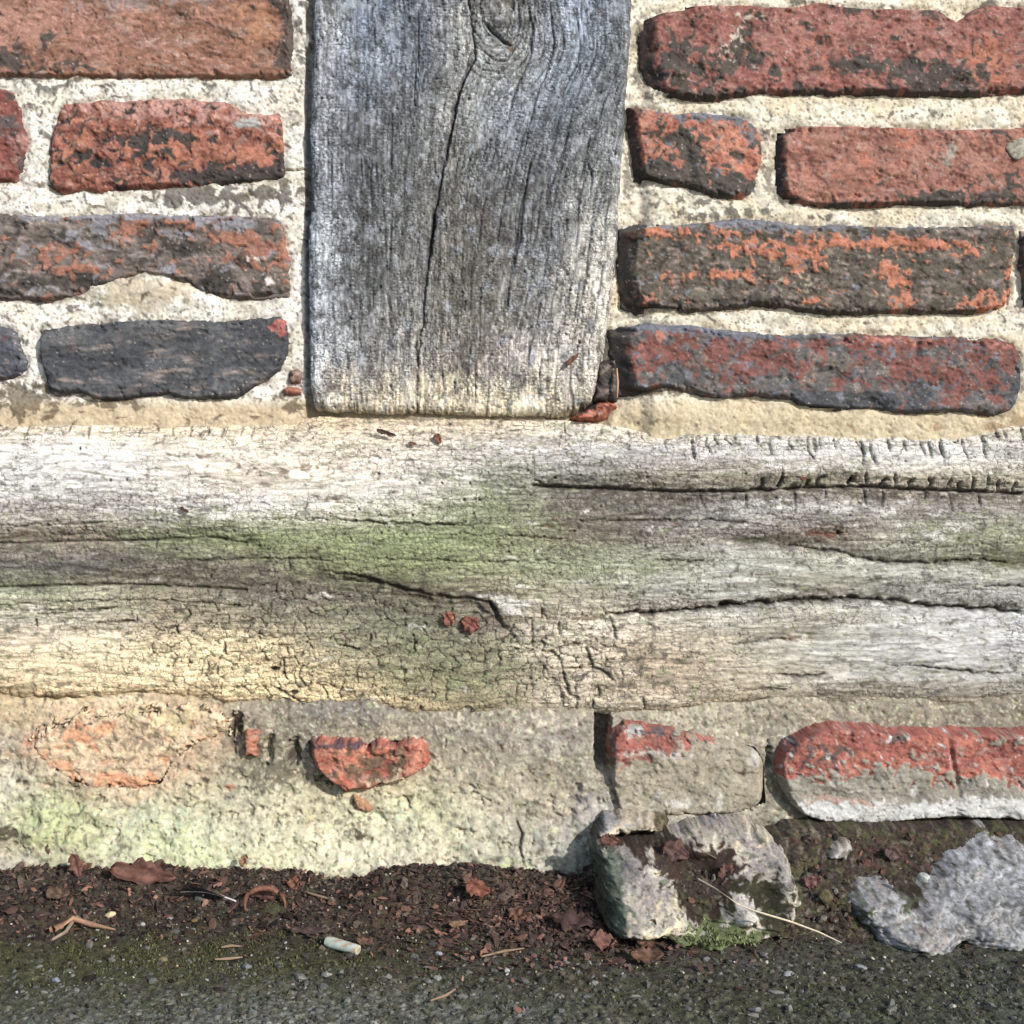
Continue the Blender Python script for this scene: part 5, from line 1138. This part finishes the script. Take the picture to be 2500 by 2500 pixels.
G = 'dead leaves at the foot of the wall'
def px(n): return n * K * (D - .05)        # layout length near the wall foot
leaf('dead_leaf', gpt(352, 2150, .005), px(200), px(66), (62, 6, -4), (142, 86, 66), 'large curled reddish brown leaf propped against the wall, beside the feather', G, .1, .25, 2, 1)
leaf('dead_leaf', gpt(142, 2180, .003), px(66), px(46), (35, 0, 10), (122, 88, 64), 'small oval dull brown leaf on the soil at far left', G, .15, .2, 1, 2)
leaf('dead_leaf', gpt(186, 2140, .006), px(74), px(38), (70, 70, 0), (136, 80, 60), 'narrow reddish leaf standing upright left of the large curled leaf', G, .2, .3, 2, 3)
leaf('dead_leaf', gpt(132, 2108, .010), px(50), px(38), (65, 0, 30), (132, 78, 62), 'crumpled reddish leaf tip against the wall at upper left', G, .2, .4, 2, 4)
leaf('dead_leaf', gpt(597, 2135, .008), px(40), px(26), (70, -60, 0), (206, 150, 96), 'tiny pale orange leaf standing under the mossy plinth', G, .2, .3, 1, 5)
leaf('dead_leaf', gpt(722, 2165, .005), px(46), px(36), (60, -55, 10), (168, 98, 66), 'small orange brown leaf right of the arched dry stalk', G, .2, .3, 1, 6)
leaf('dead_leaf', gpt(655, 2196, .003), px(100), px(44), (30, 0, -6), (118, 72, 58), 'flat dark red leaf lying under the arched dry stalk', G, .1, .2, 2, 7)
leaf('dead_leaf', gpt(1165, 2162, .008), px(74), px(54), (62, 16, 8), (158, 84, 52), 'bright rust brown folded leaf leaning at the wall foot, centre', G, .2, .5, 1, 8)
leaf('dead_leaf', gpt(755, 2282, .002), px(105), px(36), (14, 0, -4), (112, 82, 72), 'long flat mauve brown leaf just behind the cigarette butt', G, .05, .15, 1, 9)
leaf('dead_leaf', gpt(1405, 2262, .003), px(130), px(70), (22, 5, -14), (100, 66, 58), 'broad dark purple brown leaf on the soil beside the mossy stone', G, .1, .2, 3, 10)
leaf('dead_leaf', gpt(1475, 2322, .004), px(70), px(52), (34, 10, 12), (152, 94, 70), 'crumpled two-lobed reddish leaf at the lower left of the mossy stone', G, .25, .4, 3, 11)
leaf('dead_leaf', gpt(1582, 2312, .008), px(78), px(52), (58, -55, 20), (150, 104, 66), 'tan leaf with fan-like veins leaning on the foot of the mossy stone', G, .2, .4, 2, 12)
leaf('dead_leaf', gpt(1118, 2270, .003), px(60), px(26), (30, 0, 34), (160, 112, 78), 'narrow tan leaf scrap on the dark soil between wall and paving', G, .2, .3, 1, 13)
leaf('dead_leaf', gpt(890, 2308, .002), px(46), px(34), (24, 0, 30), (140, 92, 62), 'small brown leaf scrap to the right of the cigarette butt', G, .2, .2, 1, 14)
leaf('dead_leaf', gpt(1265, 2250, .003), px(52), px(40), (26, 0, -30), (150, 96, 62), 'small orange leaf scrap among the litter, centre of the soil', G, .2, .3, 2, 15)

def on_ledge(u, v, lift=.0):
    p = float(pb_row(v)) + lift
    return Vector((wx(u, p), -p, wz(v, p)))
leaf('dead_leaf', on_ledge(1650, 2080, .012), px(80), px(56), (70, 20, 0), (116, 72, 62), 'dark red leaf caught in the hollow behind the mossy stone', G, .1, .3, 2, 16)
leaf('dead_leaf', on_ledge(1775, 2125, .010), px(60), px(34), (70, -40, 0), (138, 88, 66), 'small brown leaf in the middle of the soil hollow between stones', G, .2, .3, 2, 17)
leaf('dead_leaf', on_ledge(1490, 2052, .016), px(60), px(34), (75, 10, 0), (130, 72, 54), 'reddish leaf wedged in the slot above the mossy stone', G, .2, .3, 2, 18)
leaf('dead_leaf', on_ledge(2180, 2086, .006), px(60), px(46), (66, 20, 0), (108, 76, 70), 'mauve brown leaf on the soil ledge above the big grey stone', G, .2, .3, 2, 19)
leaf('dead_leaf', on_ledge(1985, 2152, .006), px(50), px(38), (66, -20, 0), (140, 84, 74), 'small pinkish brown leaf between the two stones', G, .2, .3, 1, 20)

def beam_pt(u, v, lift=.001):
    i = np.searchsorted(BEAM.us, u); j = np.searchsorted(BEAM.vs, v)
    p = float(BEAM.P[max(j - 3, 0):j + 4, max(i - 3, 0):i + 4].max()) + lift
    return Vector((wx(u, .010), -p, wz(v, .010)))
GB = 'leaf scraps stuck to the timber'
leaf('leaf_scrap', beam_pt(1150, 1524, .002), px(62), px(50), (90, 25, 0), (176, 96, 70), 'larger ragged red leaf scrap stuck on the middle of the beam', GB, .1, .1, 3, 30, .5)
leaf('leaf_scrap', beam_pt(1098, 1510, .002), px(48), px(42), (90, -40, 0), (182, 102, 72), 'smaller ragged red leaf scrap left of its larger twin on the beam', GB, .1, .1, 3, 31, .5)
leaf('leaf_scrap', beam_pt(1070, 1072, .002), px(32), px(26), (90, 60, 0), (170, 104, 80), 'tiny square reddish scrap on the beam below the post', GB, .1, .1, 1, 32, .3)
leaf('leaf_scrap', beam_pt(1008, 1084, .002), px(26), px(14), (90, 5, 0), (160, 108, 76), 'tiny flat reddish scrap on the beam, lower left of the square scrap', GB, .1, .1, 1, 33, .3)
leaf('leaf_scrap', beam_pt(945, 1058, .003), px(62), px(16), (90, 14, 0), (96, 62, 44), 'thin dark brown leaf scrap on the top of the beam', GB, .2, .4, 1, 34)
leaf('leaf_scrap', beam_pt(455, 1245, .002), px(30), px(14), (90, 25, 0), (112, 66, 46), 'tiny dark red scrap on the green part of the beam, left', GB, .1, .2, 1, 35)
leaf('leaf_scrap', Vector((wx(1397, .012), -.0135, wz(878, .012))), px(50), px(17), (90, -42, 0), (150, 92, 60), 'tiny brown flake stuck near the foot of the post', GB, .1, .3, 1, 36)
leaf('leaf_scrap', beam_pt(1960, 1168, .002), px(20), px(11), (90, 0, 0), (168, 84, 56), 'tiny orange scrap in the long groove of the beam, right', GB, .1, .1, 1, 37)

def tube(pts, rad, col, name, mat, sides=7, var=.2, parent=None):
    P_ = [Vector(p) for p in pts]
    V_, C_ = [], []
    c0 = lin(col)
    for i, p in enumerate(P_):
        t = (P_[min(i + 1, len(P_) - 1)] - P_[max(i - 1, 0)]).normalized()
        a = t.orthogonal().normalized(); b = t.cross(a)
        r_ = rad[i] if isinstance(rad, (list, tuple)) else rad
        for s in range(sides):
            an = 2 * math.pi * s / sides
            V_.append(p + (a * math.cos(an) + b * math.sin(an)) * r_)
            C_.append(c0 * random.uniform(1 - var, 1 + var))
    F_ = [(i * sides + s, i * sides + (s + 1) % sides, (i + 1) * sides + (s + 1) % sides, (i + 1) * sides + s) for i in range(len(P_) - 1) for s in range(sides)]
    n0 = len(V_)
    V_ += [P_[0], P_[-1]]; C_ += [c0, c0]
    F_ += [(n0, (s + 1) % sides, s, s) for s in range(0)]
    return make_mesh(name, np.array([tuple(v) for v in V_]), np.array(F_), np.array(C_), mat, parent)

# dry grass stem lying across the stones
def rise(p, z): return p + Vector((0, 0, z))
st_pts = [on_ledge(1705, 2146, .034), on_ledge(1750, 2172, .034), on_ledge(1800, 2206, .034), on_ledge(1835, 2222, .034), on_ledge(1930, 2250, .030), on_ledge(2000, 2276, .018), on_ledge(2055, 2302, .012)]
o = tube(st_pts, [.0004, .0005, .0005, .0006, .0006, .0005, .0003], (214, 200, 164), 'grass_stem', M_DRY)
tag(o, 'long thin straw-coloured grass stem lying across the mossy stone', 'grass stem')
o = tube([on_ledge(1690, 2062, .018), on_ledge(1720, 2080, .018), on_ledge(1750, 2096, .018)], .0003, (150, 130, 100), 'grass_stem', M_DRY)
tag(o, 'short fine dry stem in the hollow behind the mossy stone', 'grass stem')
o = tube([Vector((wx(1505, .004), -.006, wz(900, .004))), Vector((wx(1507, .004), -.0075, wz(935, .004))), Vector((wx(1506, .004), -.007, wz(972, .004)))], [.0006, .0009, .0005], (196, 150, 112), 'straw', M_DRY)
tag(o, 'short upright straw stuck between the post foot and the lowest right brick', 'straw')
# arched dry stalk
a0, a1 = gpt(594, 2196), gpt(708, 2196)
am = (a0 + a1) / 2; ah = (a1 - a0) * .42
arch = [am - ah * math.cos(math.pi * t) + Vector((0, -.003, .0140 * math.sin(math.pi * t) ** .8 - .0015)) + Vector((-.005 * math.sin(math.pi * t) * (1 - t), 0, 0)) for t in np.linspace(0, 1, 16)]
o = tube(arch, [.0007 + .0012 * math.sin(math.pi * t) for t in np.linspace(0, 1, 16)], (128, 78, 50), 'dry_stalk', M_LEAF)
tag(o, 'arched rust brown dry stalk standing out of the soil', 'stalk')
# split twig, lower left
tw = empty('twig', gpt(200, 2280))
tag(tw, 'split pale brown twig forking to the left on the soil, lower left', 'twig')
tube([gpt(282, 2276, .0015), gpt(225, 2270, .003), gpt(178, 2262, .0045), gpt(128, 2284, .003)], [.0005, .0016, .0022, .0024], (176, 128, 92), 'stem', M_DRY, parent=tw)
tube([gpt(178, 2263, .003), gpt(160, 2285, .002), gpt(126, 2300, .001)], [.0012, .0011, .0008], (160, 136, 112), 'branch', M_DRY, parent=tw)
for i, (p, lab) in enumerate([([(170, 2255), (188, 2240), (202, 2228)], 'thin pale stalk rising behind the split twig'), ([(525, 2352), (560, 2350), (592, 2348)], 'thin tan stalk lying on the moss, lower left of centre'),
                              ([(540, 2322), (565, 2318), (590, 2320)], 'short pale stalk left of the cigarette butt'), ([(745, 2185), (790, 2192), (820, 2204)], 'thin grey stalk on the soil right of the arched stalk'),
                              ([(1050, 2460), (1090, 2440), (1112, 2425)], 'short brown stick on the grey paving at the bottom'), ([(1175, 2345), (1230, 2332), (1280, 2325)], 'thin brown stalk among the litter, centre')]):
    o = tube([gpt(u_, v_, .0022) for u_, v_ in p], [.0005, .0009, .0004], (150, 122, 92), 'dry_stalk', M_DRY)
    tag(o, lab, 'stalk', 'thin dry stalks on the ground')
leaf('dead_leaf', gpt(1578, 2356, .004), px(86), px(40), (40, 0, 4), (132, 88, 56), 'ribbed curled brown leaf lying in front of the mossy stone', G, .35, .6, 5, 21)

# feather
fe = empty('feather', gpt(510, 2208))
tag(fe, 'small dark blue grey feather with a white quill tip on the soil', 'feather')
qa, qb = gpt(440, 2190, .006), gpt(576, 2216, .004)
q = [qa + (qb - qa) * t + Vector((0, 0, .0025 * math.sin(math.pi * t))) for t in np.linspace(0, 1, 14)]
tube(q, [.0002 + .0004 * t for t in np.linspace(0, 1, 14)], (214, 206, 196), 'quill', M_DRY, parent=fe)
V_, C_, F_ = [], [], []
for side in (-1, 1):
    for i in range(44):
        t = i / 43 * .82
        k = t * 13; a = q[int(k)] + (q[min(int(k) + 1, 13)] - q[int(k)]) * (k - int(k))
        wl = .0105 * math.sin(math.pi * (t * .9 + .08)) * random.uniform(.75, 1.1)
        tip = a + Vector((-.0065, -side * wl * .7, side * wl * .62 + .0004 * random.random()))
        b = Vector((.0009, 0, 0)); n0 = len(V_)
        V_ += [a - b, a + b, tip + b * .3, tip - b * .3]; F_.append((n0, n0 + 1, n0 + 2, n0 + 3))
        cc = lin((58, 62, 72)) * random.uniform(.6, 1.3)
        C_ += [cc * 1.3, cc * 1.3, cc, cc]
make_mesh('vane', np.array([tuple(v) for v in V_]), np.array(F_), np.array(C_), M_LEAF, fe, smooth=False)

# cigarette butt
cg = empty('cigarette_butt', gpt(836, 2322))
tag(cg, 'weathered pale cigarette butt with orange stains lying on the mossy paving', 'cigarette butt')
ca, cb = gpt(798, 2312, .0033), gpt(874, 2332, .0030)
ax = (cb - ca); n_ = 16
V_, C_, F_ = [], [], []
sd_ = 18
a_ = ax.normalized().orthogonal().normalized(); b_ = ax.normalized().cross(a_)
for i in range(n_):
    t = i / (n_ - 1)
    for s in range(sd_):
        an = 2 * math.pi * s / sd_
        rr_ = .0031 * (1 + .05 * math.sin(5 * t + 2 * an) + random.uniform(-.03, .03)) * (1 - .10 * (abs(t - .5) * 2) ** 8)
        p = ca + ax * t + a_ * math.cos(an) * rr_ + b_ * math.sin(an) * rr_ * .86
        V_.append(tuple(p))
        stn = max(0, math.sin(an * 2 + t * 7) * math.sin(t * 9 + an)) ** 2
        C_.append(lin((196, 216, 200)) * (1 - stn) + lin((206, 150, 84)) * stn)
F_ = [(i * sd_ + s, i * sd_ + (s + 1) % sd_, (i + 1) * sd_ + (s + 1) % sd_, (i + 1) * sd_ + s) for i in range(n_ - 1) for s in range(sd_)]
make_mesh('paper_wrap', np.array(V_), np.array(F_), np.array(C_), M_DRY, cg)
for p, d_ in ((ca, -1), (cb, 1)):
    V2 = [tuple(p + ax.normalized() * d_ * .0006)]
    C2 = [lin((150, 132, 96))]
    for ring_ in (.5, .93):
        for s in range(sd_):
            an = 2 * math.pi * s / sd_
            V2.append(tuple(p + ax.normalized() * d_ * (.0005 - .0006 * ring_ + random.uniform(-.0002, .0002)) + (a_ * math.cos(an) + b_ * math.sin(an) * .86) * .0030 * ring_)); C2.append(lin((196, 184, 148)) * random.uniform(.7, 1.1))
    F2 = [(0, 1 + s, 1 + (s + 1) % sd_) for s in range(sd_)] + [(1 + s, 1 + sd_ + s, 1 + sd_ + (s + 1) % sd_) for s in range(sd_)] + [(1 + s, 1 + sd_ + (s + 1) % sd_, 1 + (s + 1) % sd_) for s in range(sd_)]
    make_mesh('filter_end', np.array(V2), np.array(F2), np.array(C2), M_DRY, cg)

# pebbles that stand out
import bmesh
def pebble(loc, size, col, label, seed, name='pebble', cat='pebble', group='pebbles on the ground', mat=None):
    bm = bmesh.new()
    bmesh.ops.create_icosphere(bm, subdivisions=3, radius=1)
    r = random.Random(seed)
    off = r.uniform(0, 99)
    co = np.array([v.co[:] for v in bm.verts], np.float32)
    for _ in range(9):           # broken flat faces
        nv_ = np.array([r.uniform(-1, 1), r.uniform(-1, 1), r.uniform(-.6, 1)]); nv_ /= np.linalg.norm(nv_)
        h_ = co @ nv_; ex_ = np.clip(h_ - r.uniform(.55, .85), 0, None)
        co = (co - ex_[:, None] * nv_).astype(np.float32)
    d = 1 + .22 * fbm(co[:, 0] * .9 + off, co[:, 1] * .9 + co[:, 2] * 1.3, 3, seed) + .10 * fbm(co[:, 0] * 3 + off, co[:, 1] * 3 + co[:, 2] * 4, 3, seed + 1)
    co = co * d[:, None] * np.array(size)
    a = r.uniform(0, 6.28); ca_, sa_ = math.cos(a), math.sin(a)
    fcs = np.array([[v.index for v in f.verts] for f in bm.faces])
    bm.free()
    cc = .8 * lin(col)[None] * (1 + .3 * fbm(co[:, 0] * 900 + off, co[:, 2] * 900 + co[:, 1] * 700, 3, seed + 2))[:, None]
    o = make_mesh(name, co, fcs, cc, mat or M_STONE)
    o.location = loc; o.rotation_euler = (r.uniform(-.2, .2), r.uniform(-.2, .2), r.uniform(-.4, .4))
    return tag(o, label, cat, group)
for i, (u_, v_, sx, sy, sz, col, lab) in enumerate([
    (270, 2236, 15, 12, 12, (226, 210, 146), 'bright yellowish pebble on the dark soil, right of the twig'),
    (398, 2346, 17, 10, 8, (160, 142, 92), 'flat tan pebble on the moss, lower left'),
    (192, 2216, 20, 12, 8, (140, 118, 84), 'dull brown pebble between twig and large leaf'),
    (415, 2236, 9, 8, 8, (170, 174, 178), 'small pale grey pebble below the feather'),
    (476, 2250, 10, 8, 8, (168, 132, 70), 'small ochre pebble below the feather tip'),
    (350, 2254, 8, 7, 7, (200, 204, 210), 'tiny white pebble left of the ochre pebble'),
    (136, 2396, 12, 9, 8, (160, 166, 182), 'bluish white pebble on the mossy paving, far left'),
    (92, 2365, 12, 7, 7, (140, 146, 130), 'greenish grey pebble above the bluish one, far left'),
    (733, 2388, 19, 11, 8, (146, 144, 134), 'flat beige grey pebble on the paving below the cigarette butt'),
    (797, 2378, 14, 11, 10, (162, 160, 150), 'rounded light grey pebble below the cigarette butt'),
    (600, 2362, 15, 12, 10, (128, 134, 142), 'blue grey pebble on the moss left of the cigarette butt'),
    (372, 2398, 16, 10, 9, (122, 124, 118), 'grey pebble at the edge of the moss, lower left'),
    (1066, 2392, 12, 9, 9, (158, 158, 150), 'pale pebble on the paving, bottom centre'),
    (1045, 2402, 11, 8, 8, (140, 140, 132), 'grey pebble beside the pale one, bottom centre'),
    (1238, 2372, 7, 9, 9, (190, 188, 182), 'tiny whitish pebble right of centre, near the bottom'),
    (1072, 2332, 11, 7, 8, (186, 190, 204), 'small bluish white chip on the leaf litter'),
    (1924, 2382, 17, 10, 10, (168, 172, 178), 'light grey pebble in front of the stones'),
    (1866, 2332, 12, 10, 9, (132, 132, 134), 'dark grey pebble at the right foot of the mossy stone'),
    (2040, 2272, 14, 10, 9, (156, 160, 162), 'grey pebble at the end of the grass stem'),
    (2100, 2366, 18, 11, 9, (150, 154, 158), 'broad grey pebble left of the big stone foot'),
    (1892, 2425, 20, 10, 9, (142, 142, 138), 'flat grey pebble on the paving, lower right'),
    (1842, 2468, 16, 10, 8, (138, 138, 132), 'flat grey pebble near the bottom edge, lower right'),
    (1722, 2345, 11, 9, 9, (128, 128, 134), 'lilac grey pebble below the mossy stone'),
    (2328, 2458, 8, 6, 6, (206, 206, 200), 'tiny white pebble at lower right')]):
    sc_ = K * (D - .12)
    pebble(gpt(u_, v_, sz * sc_ * .34), (sx * sc_, sy * sc_, sz * sc_ * .8), [c_ * (1 if i == 0 else .92) for c_ in col], lab, 60 + i)
pebble(on_ledge(2016, 2192, .006), (.0055, .004, .0050), (112, 104, 66), 'yellowish green pebble lodged between the two stones', 95)
pebble(on_ledge(2255, 2142, .030), (.0040, .003, .0030), (190, 196, 190), 'small white pebble sitting on the big grey stone', 96)

# pale lichen crust on the right-hand brick
lc = pebble(Vector((wx(2484, .006), -.0062, wz(362, .006))), (.0090, .0016, .0088), (190, 182, 158), 'round pale cream lichen crust on a brick at the right edge', 97, 'lichen', 'lichen', None)

# bright moss at the foot of the stone: little shoots standing on its surface
n = 1700
uu = RNG.normal(1735, 48, n); vv = RNG.normal(2284, 20, n)
k_ = fbm((uu / 22).astype(np.float32), (vv / 18).astype(np.float32), 3, 820) > -.1
uu, vv = uu[k_], vv[k_]; n = len(uu)
dg = bpy.context.evaluated_depsgraph_get()
stones = [o for o in bpy.data.objects if o.name.startswith('stone')]
pos = []; nr = []
for a, b in zip(uu, vv):
    p = float(pb_row(b)); xw, zw = wx(a, p), wz(b, p)
    best = None
    for so in stones:
        mw = so.matrix_world
        ok, loc, nn, _ = so.ray_cast(mw.inverted() @ Vector((xw, -.4, zw)), Vector((0, 1, 0)))
        if ok:
            l2 = mw @ loc
            if best is None or l2.y < best[0].y: best = (l2, nn)
    if best is not None and best[0].z > .003: pos.append(best[0][:]); nr.append(best[1][:])
if pos:
    pos = np.array(pos); nr = np.array(nr); nr[:, 2] += .5
    moss_blades('moss', pos, nr, RNG.uniform(.0010, .0030, len(pos)), pick([(112, 128, 62), (84, 102, 46), (140, 152, 86), (72, 82, 40), (160, 166, 108)], len(pos)), 'bright green moss cushion on the lower front of the mossy stone')
